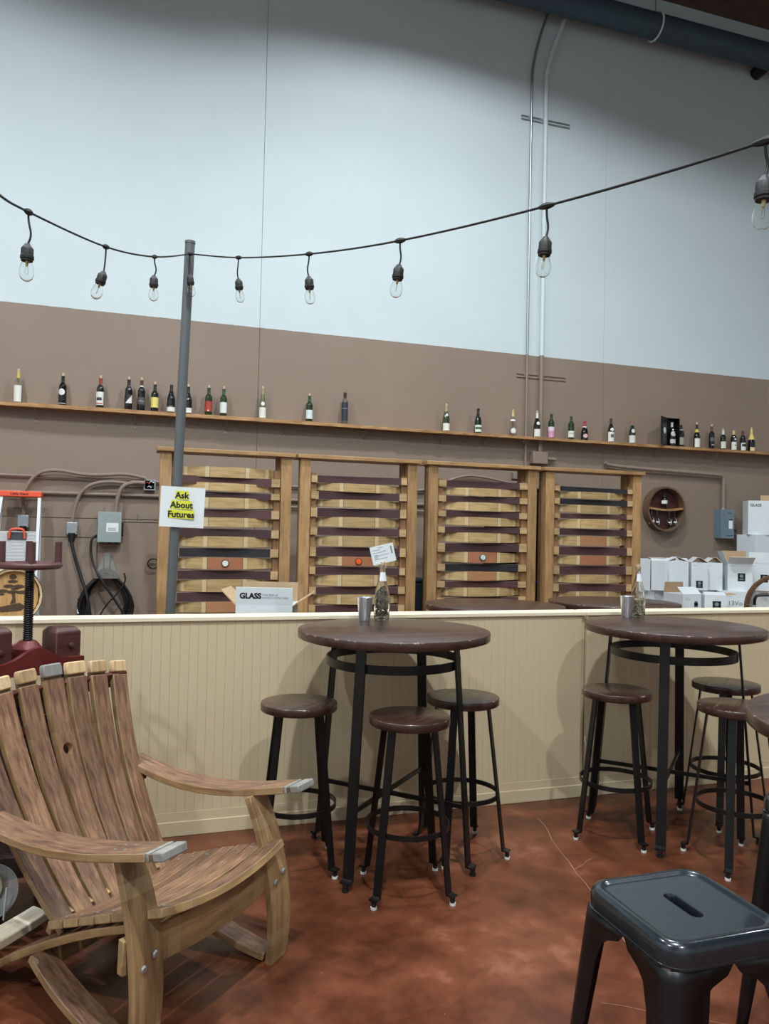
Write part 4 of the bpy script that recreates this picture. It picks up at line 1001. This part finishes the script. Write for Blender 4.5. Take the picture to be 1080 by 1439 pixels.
# upper row
carton('narrow white carton in the upper row touching the stave rack', 5.73, 7.74, Z2, .16, .28, .36, RT, None, lines=0)
carton('white carton with a half lifted lid next to the rack end', 5.94, 7.72, Z2, .18, .28, .34, RT, {'f': 20, 'b': 25}, lines=0)
carton('white carton in the upper row with its logo partly hidden', 6.20, 7.72, Z2, .24, .28, .34, RT, {'l': 25, 'r': 25, 'f': 18}, logo=(.02, .05, .085), lines=0)
carton('white carton with peaked flaps and logo, upper row', 6.52, 7.73, Z2, .19, .28, .33, RT, {'l': 40, 'r': 35}, logo=(.0, .07, .085), lines=1)
carton('plain white carton with peaked flaps beside the logo one', 6.74, 7.73, Z2, .18, .28, .33, RT, {'l': 38, 'r': 42}, lines=1)
carton('wide open white carton with logo in the upper row', 6.985, 7.585, Z2, .28, .30, .335, RT, {'f': 148, 'b': 85, 'l': 112}, logo=(.015, .165, .095), lines=1)
carton('open white carton with logo and a raised front flap, upper row', 7.31, 7.61, Z2, .26, .30, .335, RT, {'f': 88, 'r': 30}, logo=(.045, .15, .095), lines=1)
carton('wide white carton lying under the two top cartons', 7.83, 7.98, 1.2625, .68, .32, .325, 0, None, lines=0)
c = carton('tall white carton lettered GLASS on top of the stack', 7.63, 7.97, 1.5935, .25, .26, .43, RT, None, lines=0)
text('lettering', 'GLASS', .048, MAT['ink'], c, (-.035, -.1312, .375), RX, .001)
carton('open white carton on top of the stack beside the GLASS carton', 7.925, 7.97, 1.5935, .25, .26, .40, RT, {'b': 95, 'f': 170}, lines=2)
# GLASS box behind the half wall on two plain cartons
GX, GY = .80, 4.76; gr = -.31
carton('plain white carton at the bottom of the pile behind the half wall', GX, GY, 0, .34, .30, .355, gr, None, lines=0, group='pile of cartons behind the half wall')
carton('plain white carton in the middle of the pile behind the half wall', GX, GY, .3605, .34, .30, .355, gr, None, lines=0, group='pile of cartons behind the half wall')
g = thing('glass_carton', 'open white carton lettered GLASS above the half wall', 'carton', (GX, GY, .7215), gr)
th = .006; b = MB(); w, d, h = .34, .30, .352
b.box(-w/2, w/2, -d/2, -d/2+th, 0, h); b.box(-w/2, w/2, d/2-th, d/2, 0, h); b.box(-w/2, -w/2+th, -d/2+th, d/2-th, 0, h); b.box(w/2-th, w/2, -d/2+th, d/2-th, 0, h); b.box(-w/2+th, w/2-th, -d/2+th, d/2-th, 0, th)
b.ob('body', MAT['carton'], g)
def flap(mb, loc, M, mat='carton'):
    return mb.xf(Matrix.Translation(loc) @ M).ob('flap', MAT[mat], g)
ff = flap(MB().box(-w/2, w/2, 0, .006, 0, .105), (0, -d/2, h), Matrix.Rotation(.10, 4, 'X'))
flap(MB().box(-w/2, w/2, -.006, 0, 0, .12), (0, d/2, h), Matrix.Rotation(.06, 4, 'X'), 'kraft')
flap(MB().box(-.006, 0, -d/2, d/2, 0, .125), (-w/2, 0, h), Matrix.Rotation(-.78, 4, 'Y'), 'kraft')
flap(MB().box(0, .006, -d/2, d/2, 0, .125), (w/2, 0, h), Matrix.Rotation(.98, 4, 'Y'), 'kraft')
R = (PI/2+.10, 0, 0)
text('lettering', 'GLASS', .046, MAT['ink'], g, (-.082, -d/2-.0056, h+.052), R, .0024)
text('lettering', 'THIS SIDE UP\nHANDLE WITH CARE', .0165, MAT['grey_ink'], g, (-.012, -d/2-.0052, h+.051), R, .0003, 'LEFT')

# ================================================================== LADDER AND BARREL
ld = thing('step_ladder', 'aluminium step ladder with an orange top cap leaning on the wall', 'ladder', (-1.04, 8.12, 0), rot=(-.012, 0, 0))
for s in (-1, 1):
    a, b2 = (.165, .175) if s > 0 else (-.165, -.33)
    MB().sweep([(b2, -.34, 0), (a, -.02, 1.79)], (1, 0, 0), .028, .07).ob('rail', MAT['alu'], ld)
    MB().sweep([(b2, .12, 0), (a, .03, 1.79)], (1, 0, 0), .024, .04).ob('rear_rail', MAT['alu'], ld)
MB().box(-.185, .185, -.07, .07, 1.785, 1.84).ob('top_cap', MAT['orange'], ld, bevel=.008)
text('lettering', 'Little Giant', .034, MAT['ink'], ld, (-.01, -.0712, 1.812), RX, .0006)
for i, z in enumerate((.28, .58, .88)):
    yy = -.34+.32*z/1.79; x0 = -(.33-.165*z/1.79)
    MB().box(x0, .17, yy-.04, yy+.04, z, z+.025).ob('step', MAT['alu'], ld)
for k in range(26):
    z = 1.455-k*.0135; yy = -.34+.32*z/1.79
    MB().box(-.165-.0008*k, .155, yy-.048, yy-.03, z-.0105, z).ob('tread_slat', MAT['alu'], ld)
MB().box(-.09, .075, -.155, -.125, 1.375, 1.445).ob('latch_plate', MAT['grey_plastic'], ld, bevel=.005)
MB().tube(smooth([(-.075, -.165, 1.385), (-.065, -.175, 1.462), (-.04, -.175, 1.478), (.03, -.175, 1.478), (.055, -.175, 1.462), (.062, -.165, 1.385)], 1), .011, 8).ob('handle', MAT['orange'], ld)

bl = thing('small_barrel', 'small oak barrel with a tree emblem on its head', 'barrel', (-.975, 7.28, .905), rot=(0, 0, .42))
Rh, Rm, Lb = .225, .262, .50
n = 20
for k in range(n):
    a = 2*PI*(k+.5)/n; pts = []; 
    for i in range(9):
        u = i/8; r = Rh+(Rm-Rh)*(1-(2*u-1)**2); pts.append((r*math.sin(a), -.035+(Lb+.07)*u, r*math.cos(a)))
    ws = [2*math.pi*math.hypot(p[0], p[2])/n*1.005 for p in pts]
    MB().sweep(pts, (math.cos(a), 0, -math.sin(a)), ws, .018).ob('stave', MAT['barrel_stave'], bl)
for u in (.02, .13, .30, .70, .87, .98):
    r = Rh+(Rm-Rh)*(1-(2*u-1)**2)+.012; y = -.035+(Lb+.07)*u
    hp = MB(); hp.lathe([(r, y-.016), (r+.003, y-.016), (r+.003, y+.016), (r, y+.016), (r, y-.016)], 36, axis='Y'); hp.ob('hoop', MAT['hoop_steel'], bl)
for y in (0, Lb-.02):
    for k in range(5):
        x0 = -Rh+.012+k*2*(Rh-.012)/5; x1 = x0+2*(Rh-.012)/5-.0015; rr = Rh-.008; poly = []
        xs = [x0+(x1-x0)*i/6 for i in range(7)]
        top = [(x, math.sqrt(max(rr*rr-x*x, 0))) for x in xs]; bot = [(x, -z) for x, z in top[::-1]]
        mb = MB().prism(top+bot, 0, .02); mb.g = [(p[1], p[0], p[2]) for p in mb.v]; mb.v = [(p[0], y+p[2], p[1]) for p in mb.v]
        mb.f = [q[::-1] for q in mb.f]; mb.ob('head_board', MAT['barrel_head'], bl)
em = MB()
def blob(cx, cz, rx, rz, n=12, y=-.0012):
    vs = [(cx, y, cz)]+[(cx+rx*math.cos(2*PI*k/n)*(1+.12*math.sin(5*k)), y, cz+rz*math.sin(2*PI*k/n)) for k in range(n)]
    em.add(vs, [(0, k+1, (k+1) % n+1) for k in range(n)])
for q in ((0, .165, .034, .024), (.0, .125, .045, .014), (-.03, .085, .05, .016), (.05, .08, .05, .018), (-.075, .045, .045, .016), (.0, .035, .05, .016), (.075, .03, .05, .016), (-.09, .018, .03, .01), (.02, .062, .04, .01)): blob(*q)
em.add([(-.01, -.0012, .03), (.02, -.0012, .03), (.03, -.0012, -.06), (-.02, -.0012, -.07), (.0, -.0012, -.02)], [(0, 1, 2, 3, 4)])
em.add([(-.11, -.0012, -.09), (.06, -.0012, -.06), (.12, -.0012, -.095), (.07, -.0012, -.13), (-.09, -.0012, -.135)], [(0, 1, 2, 3, 4)])
em.ob('emblem', cmat((84, 66, 50), .6), bl)
cr = thing('barrel_stand', 'wooden cradle stand under the small barrel', 'stand', (-.975, 7.28, 0), .42)
for y in (.08, .42):
    MB().box(-.24, .24, y-.03, y+.03, .51, .61).ob('cross_beam', MAT['post_wood'], cr)
    for s in (-1, 1):
        MB().box(s*.21-.03, s*.21+.03, y-.03, y+.03, 0, .51, ax=2).ob('leg', MAT['post_wood'], cr)
        MB().add([(s*.05, y-.03, .61), (s*.24, y-.03, .61), (s*.24, y-.03, .72), (s*.05, y+.03, .61), (s*.24, y+.03, .61), (s*.24, y+.03, .72)], [(0, 1, 2), (5, 4, 3), (0, 3, 4, 1), (1, 4, 5, 2), (2, 5, 3, 0)]).ob('wedge', MAT['post_wood'], cr)

# ================================================================== BARREL HEAD WALL RACK
wr = thing('barrel_wall_rack', 'round barrel end mounted on the wall as a glass rack', 'rack', (6.43, WY, 1.895))
Rr = .287
MB().lathe([(Rr-.024, 0), (Rr, 0), (Rr, -.115), (Rr-.022, -.115), (Rr-.024, 0)], 48, axis='Y').ob('barrel_ring', MAT['old_hoop'], wr)
MB().lathe([(0, -.012), (Rr-.022, -.012), (Rr-.022, 0), (0, 0)], 40, axis='Y').ob('back_board', MAT['wine_head'], wr)
sp = [(-.255+.51*i/12, -.062, -.022*(1-(2*i/12-1)**2)+.01) for i in range(13)]
MB().sweep(sp, (0, 1, 0), .085, .024).ob('stave_shelf', MAT['shelf'], wr)
bottle(6.43, WY-.06, 1.896, 'bordeaux', G3, [(.10, .165, 1.4, WHT)], (30, 28, 30), 0, .66, 'black bottle with white label on the round barrel rack', 'bottles on the barrel rack')
for x, lab in ((-.19, 0), (-.11, 1), (.075, 2), (.155, 3)):
    zz = -.022*(1-(x/.255)**2)+.01-.0125
    g = thing('wine_glass', 'clear stemmed glass hanging upside down from the barrel rack shelf', 'glass', (6.43+x, WY-.062, 1.895+zz), group='glasses hanging in the barrel rack')
    MB().lathe([(.034, 0), (.034, -.002), (.005, -.006), (.0035, -.02), (.0035, -.07), (.008, -.08), (.028, -.10), (.037, -.13), (.036, -.16), (.031, -.185), (.0302, -.185), (.0348, -.16), (.0355, -.13), (.027, -.102), (.006, -.083), (0, -.08)], 20).ob('bowl_and_stem', MAT['bottle_clear'], g)
    MB().lathe([(.0365, -.139), (.0372, -.139), (.0368, -.155), (.036, -.155)], 14, a0=-2.4, a1=-.8).ob('etched_print', MAT['paper'], g)

# hoop backed bar chair behind the half wall
hc = thing('hoop_chair', 'tall chair with a bent barrel hoop back behind the half wall', 'chair', (5.06, 5.0, 0), -.55)
hp = MB(); hp.tube([(0, 0, 0)]*0 or [(.285*math.cos(a), 0, 1.0+.285*math.sin(a)) for a in [2*PI*k/48 for k in range(48)]], .001, 4, closed=True)
hp = MB(); hp.rings([[(r*math.cos(2*PI*k/48), y, .975+r*math.sin(2*PI*k/48)) for k in range(48)] for r, y in ((.278, -.04), (.278, .04), (.252, .04), (.252, -.04), (.278, -.04))])
hp.ob('hoop_back', MAT['bent_wood'], hc, bevel=.003)
MB().lathe([(0, .67), (.20, .67), (.20, .698), (0, .698)], 32, c=(0, -.15, 0)).ob('seat', MAT['bent_wood'], hc)
for sx in (-1, 1):
    for y0, y1 in ((-.27, -.33), (-.02, .04)):
        MB().cyl((sx*.13, y0, .67), (sx*.19, y1, 0), .014, n=10).ob('leg', MAT['black'], hc)
MB().tube(smooth([(-.225, -.09, 1.0), (-.225, -.10, 1.055), (-.20, -.10, 1.085), (0, -.10, 1.08), (.20, -.10, 1.085), (.225, -.10, 1.055), (.225, -.09, 1.0)], 2), .012, 8).ob('rail', MAT['black'], hc)
for sx in (-1, 1): MB().cyl((sx*.225, -.09, .69), (sx*.225, -.09, 1.0), .012, n=10).ob('rail_post', MAT['steel'], hc)
for sx in (-1, 1): MB().box(sx*.235-.02, sx*.235+.02, -.11, -.06, .665, .70).ob('post_bracket', MAT['black'], hc)
MB().box(-.235, .235, -.10, -.07, .672, .69).ob('seat_rail', MAT['black'], hc)

# ================================================================== WINE PRESS
ps = thing('wine_press', 'old red wine press with a peg topped screw behind the lounge chair', 'press', (-.394, 3.40, 0), .60)
for s, h in ((-1, 1.125), (1, 1.105)):
    x = s*.145; w = .056
    MB().rings([[(x-w+c, -w+c, z), (x+w-c, -w+c, z), (x+w-c, w-c, z), (x-w+c, w-c, z)] for z, c in ((0, 0), (h-.018, 0), (h, .016))], cap0=True, cap1=True).ob('post', MAT['press_post'], ps, bevel=.006)
    for z in (1.03, .97): MB().lathe([(0, -.012), (.009, -.010), (.012, -.004), (.012, 0)], 12, c=(x+.012, -w, z), axis='Y').ob('bolt', MAT['press_post'], ps)
yk = MB(); prf = []
for i in range(13):
    u = -1+2*i/12; prf.append((u*.20, .985+.055*math.exp(-(u*2.6)**2)))
yk.rings([[(x, y, z) for x, z in prf]+[(x, y, .93+.02*(x/.2)**2) for x, z in prf[::-1]] for y in (-.085, -.06)], cap0=True, cap1=True)
yk.ob('yoke_plate', MAT['press_red'], ps)
yk = MB(); yk.rings([[(x, y, z) for x, z in prf]+[(x, y, .93+.02*(x/.2)**2) for x, z in prf[::-1]] for y in (.06, .085)], cap0=True, cap1=True); yk.ob('yoke_plate', MAT['press_red'], ps)
MB().lathe([(0, .95), (.05, .95), (.055, 1.03), (.04, 1.05), (.03, 1.06), (0, 1.06)], 20).ob('nut_boss', MAT['press_red'], ps)
sc = MB(); pr = [(0, .62)]
z = .62
while z < 1.345:
    pr += [(.0155, z), (.0195, z+.003), (.0195, z+.005), (.0155, z+.008)]; z += .009
pr += [(.0155, 1.35), (0, 1.35)]
sc.lathe(pr, 16).ob('screw', MAT['screw'], ps, sharp=60)
wl = MB().tube([(.108*math.cos(a), .108*math.sin(a), 1.362) for a in [2*PI*k/32 for k in range(32)]], .014, 10, closed=True).ob('hand_wheel', MAT['press_wheel'], ps)
for k in range(4):
    a = PI/4+k*PI/2+.35
    MB().cyl((0, 0, 1.36), (.10*math.cos(a), .10*math.sin(a), 1.362), .011, n=8).ob('spoke', MAT['press_wheel'], wl)
    MB().cyl((.104*math.cos(a), .104*math.sin(a), 1.365), (.104*math.cos(a), .104*math.sin(a), 1.458), .0145, .0135, n=12).ob('peg', MAT['press_wheel'], wl)
MB().lathe([(0, 1.34), (.024, 1.34), (.024, 1.375), (0, 1.375)], 14).ob('wheel_hub', MAT['press_wheel'], ps)
for k in range(16):
    a = 2*PI*k/16; rr = .20
    MB().box(-.033, .033, -.01, .01, .30, .80, ax=2).xf(Matrix.Translation((0, 0, 0)) @ Matrix.Rotation(a, 4, 'Z') @ Matrix.Translation((0, -rr, 0))).ob('basket_slat', MAT['tub'], ps)
for z in (.36, .56, .75): MB().lathe([(.213, z-.015), (.217, z-.015), (.217, z+.015), (.213, z+.015), (.213, z-.015)], 32).ob('basket_hoop', MAT['press_red'], ps)
MB().lathe([(0, .22), (.26, .22), (.27, .30), (0, .30)], 32).ob('tray', MAT['tub'], ps)
for a in range(3):
    b = PI/2+a*2*PI/3; MB().cyl((.18*math.cos(b), .18*math.sin(b), .22), (.22*math.cos(b), .22*math.sin(b), 0), .02, n=10).ob('foot', MAT['press_red'], ps)

# ================================================================== BARREL STAVE LOUNGE CHAIR
CO, CRZ = (.237, 2.585, 0), math.atan2(.694, .72)
ch = thing('lounge_chair', 'reclining lounge chair built of weathered barrel staves', 'chair', CO, CRZ)
OAK = MAT['chair_oak']; TH = .026
def bow(p0, p1, off, n=14, u0=0, u1=1):
    p0, p1, off = Vector(p0), Vector(p1), Vector(off); r = []
    for i in range(n+1):
        u = u0+(u1-u0)*i/n; r.append(p0+(p1-p0)*u+off*(1-(2*u-1)**2))
    return r
def barrelw(w, n=14, k=.16): return [w*(1-k*(2*i/n-1)**2) for i in range(n+1)]
def part_stave(name, pts, wdir, ws, mat=OAK, th=TH, par=None): return MB().sweep(pts, wdir, ws, th).ob(name, mat, par or ch, bevel=.003)
# front legs (outer face to the front)
for s in (-1, 1):
    lg = part_stave('front_leg', bow((s*.325, -.075, 0), (s*.300, .015, .574), (0, -.05, .0)), (1, 0, 0), barrelw(.112))
    for k, (dx, z) in enumerate(((-.022, .285), (.022, .308))):
        MB().lathe([(0, -.006), (.008, -.006), (.012, -.002), (.012, 0)], 14, c=(s*.312+dx, -.0935, z), axis='Y').ob('bolt', MAT['zinc'], lg)
# apron between the legs
part_stave('apron', bow((.37, -.038, .318), (-.37, -.038, .318), (0, -.045, -.005)), (0, 0, 1), barrelw(.115))
# side stringers, broad face up, running back down to the runners
for s in (-1, 1):
    pts = [(s*.245, b, z) for b, z in ((-.06, .362), (.04, .340), (.15, .302), (.26, .257), (.37, .206), (.48, .150), (.58, .093), (.66, .045), (.70, .017))]
    part_stave('side_rail', pts[::-1], (1, 0, 0), .085)
    part_stave('brace', bow((s*.285, .40, .172), (s*.315, -.052, .018), (0, .012, -.022)), (1, 0, 0), barrelw(.088))
MB().box(-.24, .24, .45, .49, .07, .135).ob('rear_crossbar', OAK, ch, bevel=.003)
# seat slats across, inner face up
for k in range(7):
    b = -.085+.068*k; z = .372-.0*k-.30*max(0, b-.02)**1.25*1.0
    z = .420-.32*(b+.085)-.05*max(0, b)**2
    w = .064 if k else .075
    sl = part_stave('seat_slat', bow((-.295, b, z), (.295, b, z), (0, -.012 if k == 0 else 0, -.030)), (0, 1, -.32), barrelw(w, k=.06))
    for sx in (-1, 1): MB().lathe([(0, 0), (.005, 0), (.005, .0012), (0, .0012)], 8, c=(sx*.25, b, z+.0065)).ob('screw', MAT['zinc'], sl)
# back slats, inner face forward
TOPB, TOPZ, BOTB, BOTZ = .748, 1.005, .345, .235
def back_path(k, u0, u1, n=16):
    a = Vector((k*.108, TOPB, TOPZ-.006*abs(k)**1.5)); b = Vector((k*.074, BOTB, BOTZ))
    d = (b-a).normalized(); nn = Vector((0, -d.z, d.y)); nn = nn if nn.y > 0 else -nn
    return bow(a, b, nn*.055, n, u0, u1), d
def holed(pts, seg, r):
    """back slat with a bung hole bored through between pts[seg-1] and pts[seg+1]"""
    ws = [(.082-.014*i/16)*(1-.05*(2*i/16-1)**2) for i in range(17)]
    keep = [i for i in range(17) if i != seg]; P = [pts[i] for i in keep]; Wd = [ws[i] for i in keep]
    mb = MB().sweep(P, (1, 0, 0), Wd, TH); j = seg-1
    mb.f = [q for q in mb.f if not (len(set(q) & set(range(j*4, j*4+8))) == 4 and (set(q) == {j*4, j*4+1, j*4+4, j*4+5} or set(q) == {j*4+2, j*4+3, j*4+6, j*4+7}))]
    N = 24; rings = []; gr = []
    for (c0, c1, c2, c3) in ((j*4+3, j*4+2, j*4+6, j*4+7), (j*4, j*4+1, j*4+5, j*4+4)):
        A, B_, C_, D_ = [Vector(mb.v[i]) for i in (c0, c1, c2, c3)]; a, b_, c_, d_ = [Vector(mb.g[i]) for i in (c0, c1, c2, c3)]
        hgt = ((A+B_)/2-(C_+D_)/2).length; wid = (A-B_).length
        def bil(u, v, p, q, r_, t_): return (p*(1-u)+q*u)*(1-v)+(t_*(1-u)+r_*u)*v
        out = []; inn = []; go = []; gi = []
        for n_ in range(N):
            an = 2*PI*n_/N; cx, cy = math.cos(an), math.sin(an); m_ = max(abs(cx), abs(cy))
            u, v = .5+.5*cx/m_, .5+.5*cy/m_; out.append(bil(u, v, A, B_, C_, D_)); go.append(bil(u, v, a, b_, c_, d_))
            u, v = .5+r*cx/wid, .5+r*cy/hgt; inn.append(bil(u, v, A, B_, C_, D_)); gi.append(bil(u, v, a, b_, c_, d_))
        rings += [out, inn] if not rings else [inn, out]; gr += [go, gi] if not gr else [gi, go]
    n0 = len(mb.v); mb.rings(rings); mb.g[n0:] = [tuple(p) for q in gr for p in q]
    mb.f = [q if min(q) < n0 else q[::-1] for q in mb.f]
    return mb
SW = {-3: .080, -2: .084, -1: .078, 0: .082, 1: .086, 2: .079, 3: .074}
for k in range(-3, 4):
    pts, d = back_path(k, .062, 1.0)
    mb = MB().sweep(pts, (1, 0, 0), [(SW[k]-.014*i/16)*(1-.05*(2*i/16-1)**2) for i in range(17)], TH)
    if k == 0: sl = holed(pts, 5, .021).ob('back_slat', OAK, ch)
    else: sl = mb.ob('back_slat', OAK, ch, bevel=.003)
    pe, d = back_path(k, -.004, .050, 3); em = MAT['croze_grey'] if k == 0 else MAT['croze']
    MB().sweep(pe, (1, 0, 0), [SW[k]-.008, SW[k], SW[k], SW[k]-.002], TH*1.05).ob('stave_end', em, sl, bevel=.005)
    pe, d = back_path(k, .046, .066, 2)
    MB().sweep([p+Vector((0, .006, .002)) for p in pe], (1, 0, 0), SW[k]-.004, TH*.55).ob('croze_groove', MAT['old_hoop'], sl)
# rails behind the back
MB().sweep(bow((.355, .742, .905), (-.355, .742, .905), (0, .012, 0), 8), (0, -.42, 1), .062, .022).ob('back_rail', MAT['cross_rail'], ch, bevel=.003)
MB().sweep(bow((.41, .655, .530), (-.41, .655, .530), (0, .012, 0), 8), (0, -.3, 1), .075, .026).ob('arm_rail', MAT['cross_rail'], ch, bevel=.003)
MB().sweep([(.26, .385, .25), (-.26, .385, .25)], (0, -.4, 1), .06, .024).ob('low_rail', MAT['chair_oak'], ch, bevel=.003)
# arms, inner face up
for s in (-1, 1):
    P = [(.66, .590), (.58, .573), (.50, .561), (.42, .553), (.34, .550), (.26, .552), (.18, .559), (.10, .570), (.03, .583), (-.04, .598), (-.125, .616)]
    pts = [(s*(.325+.03*max(0, b-.1)), b, z) for b, z in P]
    ar = part_stave('armrest', pts, (1, 0, 0), [.090, .098, .105, .111, .115, .117, .117, .115, .110, .105, .101])
    MB().sweep([(s*.325, -.135, .618), (s*.325, -.155, .623)], (1, 0, 0), .098, TH*.6).ob('croze_groove', MAT['old_hoop'], ar)
    MB().sweep([(s*.325, -.127, .6165), (s*.325, -.140, .6195)], (1, 0, 0), .101, TH).ob('stave_end', MAT['croze_grey'], ar, bevel=.003)
    MB().sweep([(s*.325, -.152, .622), (s*.325, -.190, .631)], (1, 0, 0), .098, TH).ob('stave_end', MAT['croze_grey'], ar, bevel=.004)
    for b, z in ((-.02, .607), (.02, .599), (.60, .591)):
        for dx in (-.02, .02): MB().lathe([(0, 0), (.0045, 0), (.0045, .0015), (0, .0015)], 8, c=(s*.325+dx+s*.03*max(0, b-.1), b, z-.0005)).ob('screw', MAT['zinc'], ar)

# ------------------------------------------------------------------ crate beside the chair with a pale stave and a clear bowl
def cw(s, b): return (CO[0]+.72*s-.694*b, CO[1]+.694*s+.72*b)
cx, cy = cw(-.60, .775)
cr = thing('low_crate', 'low dark wooden crate behind the lounge chair', 'crate', (cx, cy, 0), CRZ)
for x in (-.22, .22):
    for y in (-.14, .14): MB().box(x-.018, x+.018, y-.018, y+.018, 0, .10, ax=2).ob('corner_post', MAT['tub'], cr)
for y in (-.165, .165): MB().box(-.245, .245, y-.007, y+.007, .02, .095).ob('slat', MAT['tub'], cr)
for x in (-.252, .252): MB().box(x-.007, x+.007, -.157, .157, .02, .095, ax=1).ob('slat', MAT['tub'], cr)
for k in range(4): MB().box(-.25, .27 if k < 2 else .455, -.172+.088*k, -.090+.088*k, .10, .117).ob('top_slat', MAT['tub'], cr)
x, y = cw(-.085, .645)
pv = thing('loose_stave', 'pale bare barrel stave lying on the low crate', 'stave', (x, y, .150), CRZ)
MB().sweep(bow((0, 0, .006), (-.66, 0, .006), (0, 0, -.022), 12), (0, 1, 0), barrelw(.09, 12, .1), .032).ob('stave', MAT['pale_wood'], pv, bevel=.005)
x, y = cw(-.180, .815)
bw = thing('clear_bowl', 'clear plastic bowl with a cream disc inside, propped on the low crate', 'bowl', (x, y, .2205), rot=(0, 0, .2))
bw.scale = (1.02, 1.02, 1.02)
MB().lathe([(.030, .060), (.055, .050), (.088, .0), (.10, -.006), (.101, -.003), (.090, .003), (.058, .053), (.030, .063), (.030, .060)], 36, axis='Y').ob('bowl_shell', MAT['bowl_clear'], bw)
MB().lathe([(0, .030), (.050, .030), (.054, .046), (0, .05)], 28, axis='Y').ob('cream_disc', MAT['cream_wax'], bw)
MB().cyl((.055, -.012, -.10), (.062, -.012, .01), .0035, n=8).ob('stick', MAT['glide'], bw)
